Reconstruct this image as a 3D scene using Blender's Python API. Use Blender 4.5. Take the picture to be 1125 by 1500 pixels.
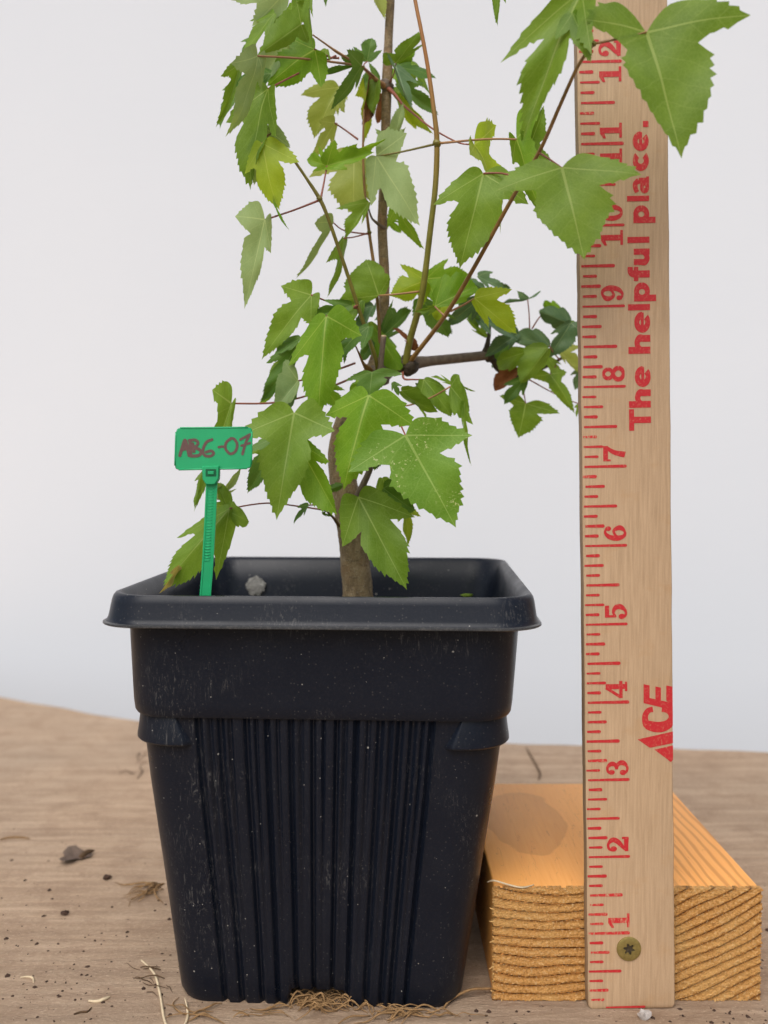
import bpy, bmesh, math, random
from mathutils import Vector, Matrix
from mathutils.geometry import delaunay_2d_cdt
random.seed(7)
S = 0.0254                      # everything below is laid out in inches
sc = bpy.context.scene
for o in list(bpy.data.objects): bpy.data.objects.remove(o)
col = sc.collection

# ------------------------------------------------------------------ camera
F, PITCH, CAMH = 1378.0, math.radians(2.5), 6.944
cd = bpy.data.cameras.new('camera'); cam = bpy.data.objects.new('camera', cd); col.objects.link(cam)
cd.sensor_fit = 'VERTICAL'; cd.sensor_height = 24.0; cd.sensor_width = 18.0
cd.lens = 24.0 * F / 1500.0
cam.location = (0, 0, CAMH * S); cam.rotation_euler = (math.radians(90) - PITCH, 0, 0)
cd.clip_start = 0.01; cd.clip_end = 50
cd.dof.use_dof = True; cd.dof.focus_distance = 12.2 * S; cd.dof.aperture_fstop = 7.5
sc.camera = cam
# ------------------------------------------------------------------ world and sun: overcast daylight
SUN_EL, SUN_AZ = math.radians(52), math.radians(200)
w = bpy.data.worlds.new('World'); sc.world = w; w.use_nodes = True
wn = w.node_tree.nodes; wl = w.node_tree.links
bg = wn['Background']; bg.inputs[1].default_value = 0.13
sky = wn.new('ShaderNodeTexSky'); sky.sky_type = 'NISHITA'; sky.sun_disc = False
sky.sun_elevation = SUN_EL; sky.sun_rotation = SUN_AZ; sky.dust_density = 4.0; sky.air_density = 1.0; sky.ozone_density = 1.0
hs = wn.new('ShaderNodeHueSaturation'); hs.inputs['Saturation'].default_value = 0.5
wl.new(sky.outputs[0], hs.inputs['Color']); wl.new(hs.outputs[0], bg.inputs[0])
sd = bpy.data.lights.new('sun', 'SUN'); sd.energy = 1.3; sd.angle = math.radians(50); sd.color = (1.0, 0.975, 0.945)
sun = bpy.data.objects.new('sun', sd); col.objects.link(sun)
sdir = Vector((math.sin(SUN_AZ) * math.cos(SUN_EL), math.cos(SUN_AZ) * math.cos(SUN_EL), math.sin(SUN_EL)))
sun.rotation_euler = (-sdir).to_track_quat('-Z', 'Y').to_euler(); sun.location = sdir * 3
# ------------------------------------------------------------------ exposure
sc.view_settings.view_transform = 'Standard'; sc.view_settings.look = 'None'
sc.view_settings.gamma = 1.0; sc.view_settings.exposure = 0.2
try: sc.view_settings.use_curve_mapping = False
except Exception: pass

# ------------------------------------------------------------------ helpers
cP, sP = math.cos(PITCH), math.sin(PITCH)
def P(px, py, Y):
    """point of the place (inches) seen at photo pixel px,py at distance Y"""
    X = (px - 562.5) / F; Z = (750 - py) / F
    dy = cP + Z * sP; dz = Z * cP - sP
    t = Y / dy
    return Vector((X * t, Y, CAMH + dz * t))
def scale_at(Y): return Y / F          # inches per photo pixel, about

def tag(o, label=None, cat=None, group=None, kind=None):
    if label: o['label'] = label
    if cat: o['category'] = cat
    if group: o['group'] = group
    if kind: o['kind'] = kind
    return o
def empty(name, loc):
    o = bpy.data.objects.new(name, None); col.objects.link(o); o.location = Vector(loc) * S; o.empty_display_size = 0.01
    return o
def meshobj(name, verts, faces, m, parent=None, smooth=True, uv=None, org=None):
    """verts in inches, world frame; local origin is the root thing's base"""
    if parent is not None:
        r = parent
        off = Vector((0, 0, 0))
        while r is not None: off += Vector(r.location); r = r.parent
        base = off
    else:
        base = Vector(org) * S if org is not None else Vector((0, 0, 0))
    me = bpy.data.meshes.new(name)
    me.from_pydata([tuple(Vector(v) * S - base) for v in verts], [], faces)
    if uv is not None:
        l = me.uv_layers.new(name='UVMap')
        for lp in me.loops: l.data[lp.index].uv = uv[lp.vertex_index]
    me.update()
    if smooth:
        for p in me.polygons: p.use_smooth = True
    me.materials.append(m)
    o = bpy.data.objects.new(name, me); col.objects.link(o)
    if parent is not None: o.parent = parent
    else: o.location = base
    return o
def sharp(o, ang=35):
    me = o.data; bm = bmesh.new(); bm.from_mesh(me)
    bmesh.ops.recalc_face_normals(bm, faces=bm.faces)
    for e in bm.edges:
        if len(e.link_faces) == 2 and e.calc_face_angle(0) > math.radians(ang): e.smooth = False
    bm.to_mesh(me); bm.free()
    return o
def catmull(pts, n):
    """smooth polyline through pts (any dimension tuples)"""
    if len(pts) < 3: 
        out = []
        for i in range(n + 1):
            t = i / n; out.append(tuple(a + (b - a) * t for a, b in zip(pts[0], pts[-1])))
        return out
    out = []
    k = len(pts)
    for i in range(k - 1):
        p0 = pts[max(i - 1, 0)]; p1 = pts[i]; p2 = pts[i + 1]; p3 = pts[min(i + 2, k - 1)]
        for j in range(n):
            t = j / n; t2 = t * t; t3 = t2 * t
            out.append(tuple(0.5 * (2 * b + (c - a) * t + (2 * a - 5 * b + 4 * c - d) * t2 + (-a + 3 * b - 3 * c + d) * t3) for a, b, c, d in zip(p0, p1, p2, p3)))
    out.append(tuple(pts[-1]))
    return out
def tube_geo(pts, rad, seg=8, n=5, jit=0.0, V=None, Fc=None, rng=random):
    if V is None: V, Fc = [], []
    path = catmull([tuple(p) + (r,) for p, r in zip(pts, rad)], n)
    P3 = [Vector(p[:3]) for p in path]; R = [p[3] for p in path]
    up = Vector((0.13, 0.97, 0.21)).normalized()
    base = len(V)
    for i, p in enumerate(P3):
        d = (P3[min(i + 1, len(P3) - 1)] - P3[max(i - 1, 0)])
        if d.length < 1e-9: d = Vector((0, 0, 1))
        d.normalize()
        a = d.cross(up)
        if a.length < 0.05: a = d.cross(Vector((1, 0, 0)))
        a.normalize(); b = d.cross(a)
        for k in range(seg):
            an = 2 * math.pi * k / seg
            rr = R[i] * (1 + jit * (rng.random() - 0.5))
            V.append(p + (a * math.cos(an) + b * math.sin(an)) * rr)
    m = len(P3)
    for i in range(m - 1):
        for k in range(seg):
            q = base + i * seg
            Fc.append((q + k, q + (k + 1) % seg, q + seg + (k + 1) % seg, q + seg + k))
    Fc.append(tuple(base + k for k in range(seg))[::-1]); Fc.append(tuple(base + (m - 1) * seg + k for k in range(seg)))
    return V, Fc
def box_geo(x0, x1, y0, y1, z0, z1):
    v = [(x, y, z) for x in (x0, x1) for y in (y0, y1) for z in (z0, z1)]
    f = [(0, 1, 3, 2), (4, 6, 7, 5), (0, 4, 5, 1), (2, 3, 7, 6), (0, 2, 6, 4), (1, 5, 7, 3)]
    return [Vector(a) for a in v], f
def bevel(o, wdt, seg=2, ang=30):
    bm = bmesh.new(); bm.from_mesh(o.data)
    bmesh.ops.recalc_face_normals(bm, faces=bm.faces)
    ed = [e for e in bm.edges if len(e.link_faces) == 2 and e.calc_face_angle(0) > math.radians(ang)]
    bmesh.ops.bevel(bm, geom=ed, offset=wdt * S, segments=seg, profile=0.5, affect='EDGES')
    bm.to_mesh(o.data); bm.free()
    for p in o.data.polygons: p.use_smooth = True
    return sharp(o, 40)

# ------------------------------------------------------------------ materials
class NT:
    def __init__(s, name):
        s.m = bpy.data.materials.new(name); s.m.use_nodes = True
        s.n = s.m.node_tree.nodes; s.l = s.m.node_tree.links
        s.b = s.n['Principled BSDF']; s.out = s.n['Material Output']
        tc = s.n.new('ShaderNodeTexCoord'); s.tc = tc
        sm = s.n.new('ShaderNodeVectorMath'); sm.operation = 'SCALE'; sm.inputs['Scale'].default_value = 1 / S
        s.l.new(tc.outputs['Object'], sm.inputs[0]); s.inch = sm.outputs[0]
    def link(s, a, b): s.l.new(a, b)
    def mapping(s, scale=(1, 1, 1), rot=(0, 0, 0), loc=(0, 0, 0), src=None):
        m = s.n.new('ShaderNodeMapping'); m.inputs['Scale'].default_value = scale; m.inputs['Rotation'].default_value = rot; m.inputs['Location'].default_value = loc
        s.l.new(src or s.inch, m.inputs[0]); return m.outputs[0]
    def noise(s, scale, vec=None, detail=4, rough=0.55, dist=0.0):
        t = s.n.new('ShaderNodeTexNoise'); t.inputs['Scale'].default_value = scale; t.inputs['Detail'].default_value = detail
        t.inputs['Roughness'].default_value = rough; t.inputs['Distortion'].default_value = dist
        s.l.new(vec or s.inch, t.inputs['Vector']); return t.outputs['Fac']
    def wave(s, scale, vec, dist=2, det=2, dscale=1, direction='X', kind='BANDS', prof='SIN'):
        t = s.n.new('ShaderNodeTexWave'); t.wave_type = kind; t.wave_profile = prof
        if kind == 'BANDS': t.bands_direction = direction
        else: t.rings_direction = direction
        t.inputs['Scale'].default_value = scale; t.inputs['Distortion'].default_value = dist; t.inputs['Detail'].default_value = det; t.inputs['Detail Scale'].default_value = dscale
        s.l.new(vec, t.inputs['Vector']); return t.outputs['Fac']
    def ramp(s, fac, stops, interp='LINEAR'):
        r = s.n.new('ShaderNodeValToRGB'); r.color_ramp.interpolation = interp
        e = r.color_ramp.elements
        while len(e) < len(stops): e.new(0.5)
        for k, (p, c) in enumerate(stops):
            e[k].position = p; e[k].color = (c if isinstance(c, (tuple, list)) else (c, c, c)) + ((1,) if not isinstance(c, (tuple, list)) or len(c) == 3 else ())
        s.l.new(fac, r.inputs[0]); return r.outputs[0]
    def mix(s, fac, a, b, mode='MIX'):
        m = s.n.new('ShaderNodeMix'); m.data_type = 'RGBA'; m.blend_type = mode; m.clamp_factor = True
        for src, sock in ((fac, m.inputs[0]), (a, m.inputs[6]), (b, m.inputs[7])):
            if isinstance(src, (int, float)): sock.default_value = src
            elif isinstance(src, (tuple, list)): sock.default_value = tuple(src) + (1,)
            else: s.l.new(src, sock)
        return m.outputs[2]
    def math(s, op, a, b=0.0, c=None, clamp=False):
        m = s.n.new('ShaderNodeMath'); m.operation = op; m.use_clamp = clamp
        for k, src in enumerate((a, b, c)):
            if src is None: continue
            if isinstance(src, (int, float)): m.inputs[k].default_value = src
            else: s.l.new(src, m.inputs[k])
        return m.outputs[0]
    def bump(s, h, strength=0.3, dist=0.02, nrm=None):
        b = s.n.new('ShaderNodeBump'); b.inputs['Strength'].default_value = strength; b.inputs['Distance'].default_value = dist * S
        s.l.new(h, b.inputs['Height'])
        if nrm is not None: s.l.new(nrm, b.inputs['Normal'])
        s.l.new(b.outputs[0], s.b.inputs['Normal']); return b.outputs[0]
    def set(s, color=None, rough=None, spec=None, metal=None):
        for v, k in ((color, 'Base Color'), (rough, 'Roughness'), (spec, 'Specular IOR Level'), (metal, 'Metallic')):
            if v is None: continue
            if isinstance(v, (int, float)): s.b.inputs[k].default_value = v
            elif isinstance(v, (tuple, list)): s.b.inputs[k].default_value = tuple(v) + (1,)
            else: s.l.new(v, s.b.inputs[k])
        return s.m

M = {}
# backdrop: matt white sheet with a faint horizontal weave
t = NT('backdrop_white')
a = t.noise(0.12, detail=3); b_ = t.noise(1.0, t.mapping((0.6, 1, 14)), 3)
c_ = t.mix(a, (0.735, 0.76, 0.80), (0.775, 0.79, 0.82)); c_ = t.mix(t.math('MULTIPLY', b_, 0.14), c_, (0.66, 0.66, 0.68))
t.bump(b_, 0.10, 0.02); M['backdrop'] = t.set(c_, 0.85, 0.2)
# weathered table board
t = NT('weathered_board')
g1 = t.noise(1.0, t.mapping((0.35, 3.0, 3)), 6, 0.62, 0.9); g2 = t.noise(1.0, t.mapping((4.5, 15, 10)), 6, 0.7, 0.8); big = t.noise(0.11, detail=3)
wv = t.wave(1.1, t.mapping((0.10, 1, 1)), 5.0, 4, 0.9, 'Y'); fine = t.noise(22, t.mapping((0.7, 1.25, 1)), 7, 0.8); sp = t.noise(9, detail=3, rough=0.6); blo = t.noise(1.6, detail=5, rough=0.65)
c_ = t.ramp(g1, [(0.28, (0.386, 0.259, 0.171)), (0.5, (0.529, 0.372, 0.250)), (0.72, (0.673, 0.489, 0.341))])
c_ = t.mix(t.math('MULTIPLY', t.ramp(wv, [(0.1, 0.0), (0.85, 1.0)]), 0.20), c_, (0.361, 0.246, 0.163))
c_ = t.mix(t.math('MULTIPLY', t.ramp(g2, [(0.38, 0.0), (0.66, 1.0)]), 0.26), c_, (0.373, 0.247, 0.155))
c_ = t.mix(t.ramp(big, [(0.42, 0.0), (0.62, 0.45)]), c_, (0.392, 0.307, 0.229))
c_ = t.mix(t.ramp(blo, [(0.48, 0.0), (0.70, 0.7)]), c_, (0.347, 0.228, 0.148))
c_ = t.mix(t.ramp(fine, [(0.54, 0.0), (0.68, 0.75)]), c_, (0.800, 0.625, 0.453))
c_ = t.mix(t.ramp(fine, [(0.30, 0.65), (0.44, 0.0)]), c_, (0.244, 0.158, 0.102))
c_ = t.mix(t.ramp(sp, [(0.68, 0.0), (0.73, 0.85)]), c_, (0.109, 0.066, 0.048))
h = t.math('ADD', t.math('MULTIPLY', g2, 0.6), t.math('MULTIPLY', fine, 0.8)); h = t.math('ADD', h, t.math('ADD', g1, t.math('MULTIPLY', wv, 0.22)))
t.bump(h, 0.9, 0.06); M['board'] = t.set(c_, 0.8, 0.22)
# black nursery pot plastic with dust and scratches
def pot_mat(name, tint0, tint1, dusty):
    t = NT(name)
    n1 = t.noise(1.3, detail=4)
    def specks(scale, rad, keep):
        v_ = t.n.new('ShaderNodeTexVoronoi'); v_.inputs['Scale'].default_value = scale; t.link(t.inch, v_.inputs['Vector'])
        rn = t.n.new('ShaderNodeSeparateColor'); t.link(v_.outputs['Color'], rn.inputs[0])
        return t.math('MULTIPLY', t.math('LESS_THAN', v_.outputs['Distance'], rad), t.math('GREATER_THAN', rn.outputs[0], keep))
    spk = t.math('MAXIMUM', specks(9, 0.075, 0.78), specks(3.1, 0.042, 0.72)); spk2 = specks(22, 0.2, 0.7)
    scr = t.noise(1.0, t.mapping((16, 16, 3.0)), 6, 0.8, 2.5); scm = t.noise(0.85, detail=3); dust = t.noise(34, detail=4, rough=0.8)
    c_ = t.mix(n1, tint0, tint1)
    c_ = t.mix(t.math('MULTIPLY', t.ramp(dust, [(0.5, 0.0), (0.75, 1.0)]), dusty), c_, (0.20, 0.185, 0.165))
    c_ = t.mix(t.math('MULTIPLY', t.ramp(scr, [(0.55, 0.0), (0.66, 1.0)]), t.ramp(scm, [(0.53, 0.0), (0.66, 0.55)])), c_, (0.17, 0.165, 0.155))
    c_ = t.mix(t.math('MULTIPLY', spk2, 0.22), c_, (0.16, 0.15, 0.135))
    c_ = t.mix(t.math('MULTIPLY', spk, 0.8), c_, (0.33, 0.32, 0.29))
    t.bump(dust, 0.10, 0.01)
    return t.set(c_, t.ramp(n1, [(0.3, 0.26), (0.7, 0.42)]), 0.25)
M['pot'] = pot_mat('black_pot_plastic', (0.0036, 0.0064, 0.0140), (0.0070, 0.0098, 0.0170), 0.05)
M['pot_dusty_lit'] = pot_mat('dusty_lit_pot_edge', (0.030, 0.032, 0.036), (0.055, 0.056, 0.058), 0.6)  # paler lip plastic: dust, plus light caught along the edge painted into the colour
t = NT('potting_soil'); n1 = t.noise(9, detail=6, rough=0.7)
t.bump(n1, 0.9, 0.1); M['soil'] = t.set(t.ramp(n1, [(0.3, (0.015, 0.011, 0.008)), (0.7, (0.07, 0.05, 0.035))]), 0.95, 0.1)
# ruler wood
t = NT('ruler_maple')
g1 = t.noise(1.0, t.mapping((34, 10, 1.5)), 5, 0.6, 0.3); g2 = t.noise(1.0, t.mapping((4, 2, 0.35)), 4, 0.6); blot = t.noise(1.0, t.mapping((2.2, 1, 3.4)), 4, 0.6); fl = t.noise(75, detail=2, rough=0.7)
c_ = t.ramp(g1, [(0.3, (0.37, 0.24, 0.135)), (0.7, (0.56, 0.385, 0.235))]); c_ = t.mix(t.math('MULTIPLY', g2, 0.55), c_, (0.50, 0.345, 0.21))
c_ = t.mix(t.ramp(blot, [(0.56, 0.0), (0.74, 0.4)]), c_, (0.46, 0.26, 0.11)); c_ = t.mix(t.ramp(fl, [(0.56, 0.0), (0.76, 0.4)]), c_, (0.70, 0.56, 0.40))
t.bump(g1, 0.25, 0.008); M['ruler'] = t.set(c_, 0.48, 0.4)
t = NT('ruler_edge'); M['ruler_edge'] = t.set(t.ramp(t.noise(1.0, t.mapping((10, 40, 2))), [(0.3, (0.24, 0.16, 0.095)), (0.7, (0.36, 0.25, 0.15))]), 0.6, 0.3)
# red print, rubbed so the wood shows through
t = NT('red_ink'); n1 = t.noise(30, detail=4, rough=0.75); n2 = t.noise(1.0, t.mapping((40, 20, 9)), 4, 0.7); n3 = t.noise(0.8, detail=2)
wr = t.math('ADD', t.ramp(n1, [(0.54, 0.0), (0.74, 0.55)]), t.math('MULTIPLY', t.ramp(n2, [(0.57, 0.0), (0.66, 1.0)]), t.ramp(n3, [(0.45, 0.0), (0.66, 0.7)])), clamp=True)
M['ink'] = t.set(t.mix(wr, (0.50, 0.020, 0.026), (0.52, 0.33, 0.19)), 0.55, 0.35)
t = NT('worn_red_ink'); n1 = t.noise(24, detail=4, rough=0.75); n2 = t.noise(1.0, t.mapping((40, 20, 9)), 4, 0.7)
wr = t.math('ADD', t.ramp(n1, [(0.52, 0.0), (0.68, 0.7)]), t.ramp(n2, [(0.54, 0.0), (0.62, 0.8)]), clamp=True)
M['ink_worn'] = t.set(t.mix(wr, (0.55, 0.022, 0.028), (0.52, 0.345, 0.205)), 0.55, 0.35)
# pine block: long face and end grain (growth rings as arcs round a centre above the block)
def ring_nodes(t):
    sx = t.n.new('ShaderNodeSeparateXYZ'); t.link(t.inch, sx.inputs[0])
    dx = t.math('SUBTRACT', sx.outputs[0], -1.0); dz = t.math('SUBTRACT', sx.outputs[2], 5.2)
    r = t.math('SQRT', t.math('ADD', t.math('MULTIPLY', dx, dx), t.math('MULTIPLY', dz, dz)))
    return r, sx
t = NT('pine_face'); r, sx = ring_nodes(t)
gr = t.noise(1.0, t.mapping((30, 1.3, 30)), 5, 0.6, 0.2); wob = t.noise(1.0, t.mapping((1.5, 0.35, 1)), 3)
ph = t.math('ADD', sx.outputs[0], t.math('ADD', t.math('MULTIPLY', wob, 0.22), t.math('MULTIPLY', sx.outputs[1], 0.035)))
lines = t.math('SINE', t.math('MULTIPLY', ph, 2 * math.pi / 0.135))
rm = t.n.new('ShaderNodeMapRange'); rm.inputs[1].default_value = 0.35; rm.inputs[2].default_value = 0.95; t.link(sx.outputs[0], rm.inputs[0])
kx = t.math('MULTIPLY', t.math('SUBTRACT', sx.outputs[0], -0.98), 1.3); ky = t.math('MULTIPLY', t.math('SUBTRACT', sx.outputs[1], 0.35), 0.62)
kd = t.math('SQRT', t.math('ADD', t.math('MULTIPLY', kx, kx), t.math('MULTIPLY', ky, ky)))
kd = t.math('ADD', kd, t.math('MULTIPLY', t.noise(1.3, detail=3), 0.35))
c_ = t.mix(gr, (0.80, 0.315, 0.062), (0.92, 0.45, 0.125)); c_ = t.mix(t.math('MULTIPLY', t.ramp(t.math('MULTIPLY_ADD', lines, 0.5, 0.5), [(0.55, 0.0), (0.95, 1.0)]), t.math('MULTIPLY', rm.outputs[0], 0.6)), c_, (0.46, 0.175, 0.035))
c_ = t.mix(t.ramp(kd, [(0.45, 0.16), (0.97, 0.42), (1.06, 0.0)]), c_, (0.50, 0.20, 0.045))
crk = t.noise(1.0, t.mapping((9, 0.9, 1), (0, 0, 0.35)), 2, 0.4); c_ = t.mix(t.ramp(crk, [(0.495, 0.0), (0.5, 0.55), (0.505, 0.0)]), c_, (0.36, 0.13, 0.03))
t.bump(gr, 0.25, 0.012); M['pine'] = t.set(c_, 0.5, 0.4)
t = NT('pine_end_grain'); r, sx = ring_nodes(t)
uvn = t.n.new('ShaderNodeUVMap'); uvn.uv_map = 'UVMap'; su = t.n.new('ShaderNodeSeparateXYZ'); t.link(uvn.outputs[0], su.inputs[0])
sn = t.math('SUBTRACT', 1.0, t.math('MULTIPLY', t.math('ABSOLUTE', t.math('SUBTRACT', t.math('FRACT', su.outputs[0]), 0.5)), 2.0))
fz = t.noise(30, detail=6, rough=0.8); bl = t.noise(1.1, detail=3); fz2 = t.noise(1.0, t.mapping((14, 14, 30)), 5, 0.75)
c_ = t.ramp(sn, [(0.0, (0.82, 0.425, 0.13)), (0.55, (0.78, 0.385, 0.11)), (0.80, (0.58, 0.25, 0.055)), (0.95, (0.15, 0.05, 0.011))])
c_ = t.mix(t.ramp(fz, [(0.53, 0.0), (0.64, 0.85)]), c_, (0.96, 0.72, 0.38)); c_ = t.mix(t.ramp(fz, [(0.34, 0.85), (0.46, 0.0)]), c_, (0.34, 0.135, 0.03))
c_ = t.mix(t.ramp(fz2, [(0.34, 0.5), (0.46, 0.0)]), c_, (0.40, 0.17, 0.04))
c_ = t.mix(t.ramp(bl, [(0.45, 0.0), (0.65, 0.4)]), c_, (0.90, 0.58, 0.22))
t.bump(fz, 1.0, 0.06); M['pine_end'] = t.set(c_, 0.7, 0.25)
def simple(name, color, rough=0.5, spec=0.4, metal=0.0, var=0.15, scale=6, bump=0.0):
    t = NT(name); n = t.noise(scale, detail=4, rough=0.65)
    dk = tuple(x * (1 - var) for x in color); lt = tuple(min(1, x * (1 + var)) for x in color)
    if bump: t.bump(n, bump, 0.02)
    return t.set(t.ramp(n, [(0.3, dk), (0.7, lt)]), rough, spec, metal)
M['screw'] = simple('yellow_zinc', (0.36, 0.29, 0.10), 0.38, 0.5, 0.75, 0.2, 20)
M['recess'] = simple('screw_recess', (0.10, 0.085, 0.06), 0.45, 0.5, 0.8, 0.5, 30)
M['green'] = simple('green_tag_plastic', (0.012, 0.36, 0.135), 0.42, 0.5, 0, 0.07, 3)
M['marker'] = simple('marker_ink', (0.135, 0.075, 0.068), 0.6, 0.3, 0, 0.12, 18)
M['root'] = simple('dry_root', (0.26, 0.155, 0.07), 0.8, 0.2, 0, 0.4, 12)
M['root_dark'] = simple('dark_root', (0.10, 0.06, 0.032), 0.85, 0.2, 0, 0.4, 12)
M['root_pale'] = simple('pale_root', (0.62, 0.50, 0.33), 0.75, 0.25, 0, 0.2, 10)
M['crumb'] = simple('soil_crumb', (0.06, 0.036, 0.026), 0.9, 0.15, 0, 0.5, 12)
M['mud'] = simple('dried_mud', (0.24, 0.235, 0.22), 0.9, 0.1, 0, 0.35, 12, 0.8)
M['pebble'] = simple('pale_grit', (0.42, 0.38, 0.35), 0.7, 0.3, 0, 0.3, 14)
# bark
t = NT('bark'); n1 = t.noise(1.0, t.mapping((6, 6, 3.2)), 6, 0.75, 0.8); n2 = t.noise(2.0, detail=4); n3 = t.noise(30, detail=4, rough=0.75); n4 = t.noise(1.0, t.mapping((7, 7, 22)), 3, 0.6)
c_ = t.ramp(n1, [(0.30, (0.10, 0.072, 0.040)), (0.48, (0.235, 0.165, 0.085)), (0.70, (0.39, 0.295, 0.17))])
c_ = t.mix(t.ramp(n2, [(0.52, 0.0), (0.66, 0.65)]), c_, (0.33, 0.185, 0.085)); c_ = t.mix(t.ramp(n4, [(0.60, 0.0), (0.68, 0.6)]), c_, (0.10, 0.07, 0.045)); c_ = t.mix(t.ramp(n3, [(0.54, 0.0), (0.68, 0.55)]), c_, (0.46, 0.39, 0.28))
t.bump(t.math('ADD', n1, t.math('MULTIPLY', n3, 0.5)), 0.8, 0.04); M['bark'] = t.set(c_, 0.7, 0.3)
t = NT('young_bark'); n1 = t.noise(1.0, t.mapping((12, 12, 5)), 5, 0.7); n3 = t.noise(30, detail=3, rough=0.75)
c_ = t.ramp(n1, [(0.3, (0.11, 0.082, 0.062)), (0.7, (0.22, 0.168, 0.125))]); c_ = t.mix(t.ramp(n3, [(0.6, 0.0), (0.7, 0.5)]), c_, (0.30, 0.24, 0.19))
t.bump(n1, 0.5, 0.02); M['bark2'] = t.set(c_, 0.65, 0.35)
M['dark_twig'] = simple('dark_twig', (0.075, 0.058, 0.042), 0.75, 0.25, 0, 0.4, 14, 0.5)
M['olive'] = simple('olive_shoot', (0.175, 0.15, 0.025), 0.45, 0.45, 0, 0.3, 5)
M['brown_shoot'] = simple('brown_shoot', (0.25, 0.135, 0.042), 0.45, 0.45, 0, 0.3, 5)
M['petiole'] = simple('red_petiole', (0.27, 0.085, 0.055), 0.45, 0.45, 0, 0.3, 6)
M['petiole_pale'] = simple('pale_petiole', (0.36, 0.19, 0.085), 0.45, 0.45, 0, 0.25, 6)
t = NT('two_tone_shoot'); sx = t.n.new('ShaderNodeSeparateXYZ'); t.link(t.inch, sx.inputs[0])
M['shoot'] = t.set(t.mix(t.ramp(t.math('MULTIPLY', t.math('ADD', sx.outputs[2], t.math('MULTIPLY', t.noise(3), 0.8)), 0.1), [(0.66, 0.0), (0.84, 1.0)]), t.ramp(t.noise(6), [(0.3, (0.15, 0.145, 0.02)), (0.7, (0.235, 0.215, 0.04))]), (0.36, 0.16, 0.045)), 0.45, 0.45)
M['cut'] = simple('cut_wood', (0.62, 0.47, 0.30), 0.7, 0.3, 0, 0.15, 20)

# leaf blades: vein network from the leaf's own UV (u across, v from base to tip)
def leaf_mat(name, dark, light, vein, transl=0.35, spots=False, rough=0.42, brown=False):
    t = NT(name)
    uv = t.n.new('ShaderNodeUVMap'); uv.uv_map = 'UVMap'
    sx = t.n.new('ShaderNodeSeparateXYZ'); t.link(uv.outputs[0], sx.inputs[0])
    ax = t.math('ABSOLUTE', sx.outputs[0]); y = sx.outputs[1]
    L = math.hypot(0.58, 0.22); lx, ly = 0.58 / L, 0.22 / L
    taper = t.math('MULTIPLY', t.math('SUBTRACT', 1.15, y), 0.011)
    mid = t.math('LESS_THAN', ax, taper)
    dl = t.math('ABSOLUTE', t.math('SUBTRACT', t.math('MULTIPLY', ax, ly), t.math('MULTIPLY', y, lx)))
    lat = t.math('LESS_THAN', dl, t.math('MULTIPLY', t.math('SUBTRACT', 0.75, ax), 0.011))
    # side veins of the middle lobe
    s1 = t.math('SUBTRACT', y, t.math('MULTIPLY', ax, 0.95))
    s1 = t.math('ADD', s1, t.math('MULTIPLY', t.noise(3.0, uv.outputs[0], 2), 0.16))
    fr = t.math('ABSOLUTE', t.math('SUBTRACT', t.math('FRACT', t.math('MULTIPLY', s1, 5.4)), 0.5))
    sec = t.math('MULTIPLY', t.math('LESS_THAN', fr, 0.026), t.math('GREATER_THAN', s1, 0.08))
    # side veins of the side lobes
    s2 = t.math('ADD', t.math('MULTIPLY', ax, lx), t.math('MULTIPLY', y, ly))
    s2 = t.math('SUBTRACT', s2, t.math('MULTIPLY', dl, 1.0))
    fr2 = t.math('ABSOLUTE', t.math('SUBTRACT', t.math('FRACT', t.math('MULTIPLY', s2, 6.0)), 0.5))
    sec2 = t.math('MULTIPLY', t.math('LESS_THAN', fr2, 0.03), t.math('LESS_THAN', s1, 0.06))
    main = t.math('MAXIMUM', mid, lat); second = t.math('MULTIPLY', t.math('MAXIMUM', sec, sec2), 0.26)
    vm = t.math('MAXIMUM', main, second)
    oi = t.n.new('ShaderNodeObjectInfo')
    n1 = t.noise(2.6, uv.outputs[0], 4, 0.6); n1 = t.math('ADD', n1, t.math('MULTIPLY', t.math('SUBTRACT', oi.outputs['Random'], 0.5), 0.28))
    net = t.n.new('ShaderNodeTexVoronoi'); net.feature = 'DISTANCE_TO_EDGE'; net.inputs['Scale'].default_value = 34; t.link(uv.outputs[0], net.inputs['Vector'])
    cell = t.math('LESS_THAN', net.outputs['Distance'], 0.06)
    c_ = t.ramp(n1, [(0.3, dark), (0.7, light)])
    c_ = t.mix(t.math('MULTIPLY', cell, 0.13), c_, vein)
    c_ = t.mix(t.math('MULTIPLY', vm, 0.62), c_, vein)
    if brown:
        c_ = t.mix(t.ramp(t.noise(5, uv.outputs[0], 5, 0.7), [(0.45, 0.0), (0.6, 0.85)]), c_, (0.06, 0.03, 0.02))
    if spots:
        v_ = t.noise(26, uv.outputs[0], 3, 0.7); msk = t.noise(2.4, t.mapping((1, 1, 1), (0, 0, 0), (0.35, 0.2, 0), uv.outputs[0]), 2)
        c_ = t.mix(t.math('MULTIPLY', t.ramp(v_, [(0.58, 0.0), (0.64, 1.0)]), t.ramp(msk, [(0.46, 0.0), (0.58, 0.9)])), c_, (0.62, 0.66, 0.34))
    hgt = t.math('SUBTRACT', t.math('MULTIPLY', net.outputs['Distance'], 0.5), t.math('MULTIPLY', vm, 0.8))
    t.bump(hgt, 0.28, 0.015)
    t.set(c_, rough, 0.26)
    tr = t.n.new('ShaderNodeBsdfTranslucent'); mx = t.n.new('ShaderNodeMixShader'); mx.inputs[0].default_value = transl
    tc2 = t.mix(1.0, c_, (1.7, 1.5, 0.7), 'MULTIPLY'); t.link(tc2, tr.inputs[0])
    t.link(t.b.outputs[0], mx.inputs[1]); t.link(tr.outputs[0], mx.inputs[2]); t.link(mx.outputs[0], t.out.inputs[0])
    return t.m
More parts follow.
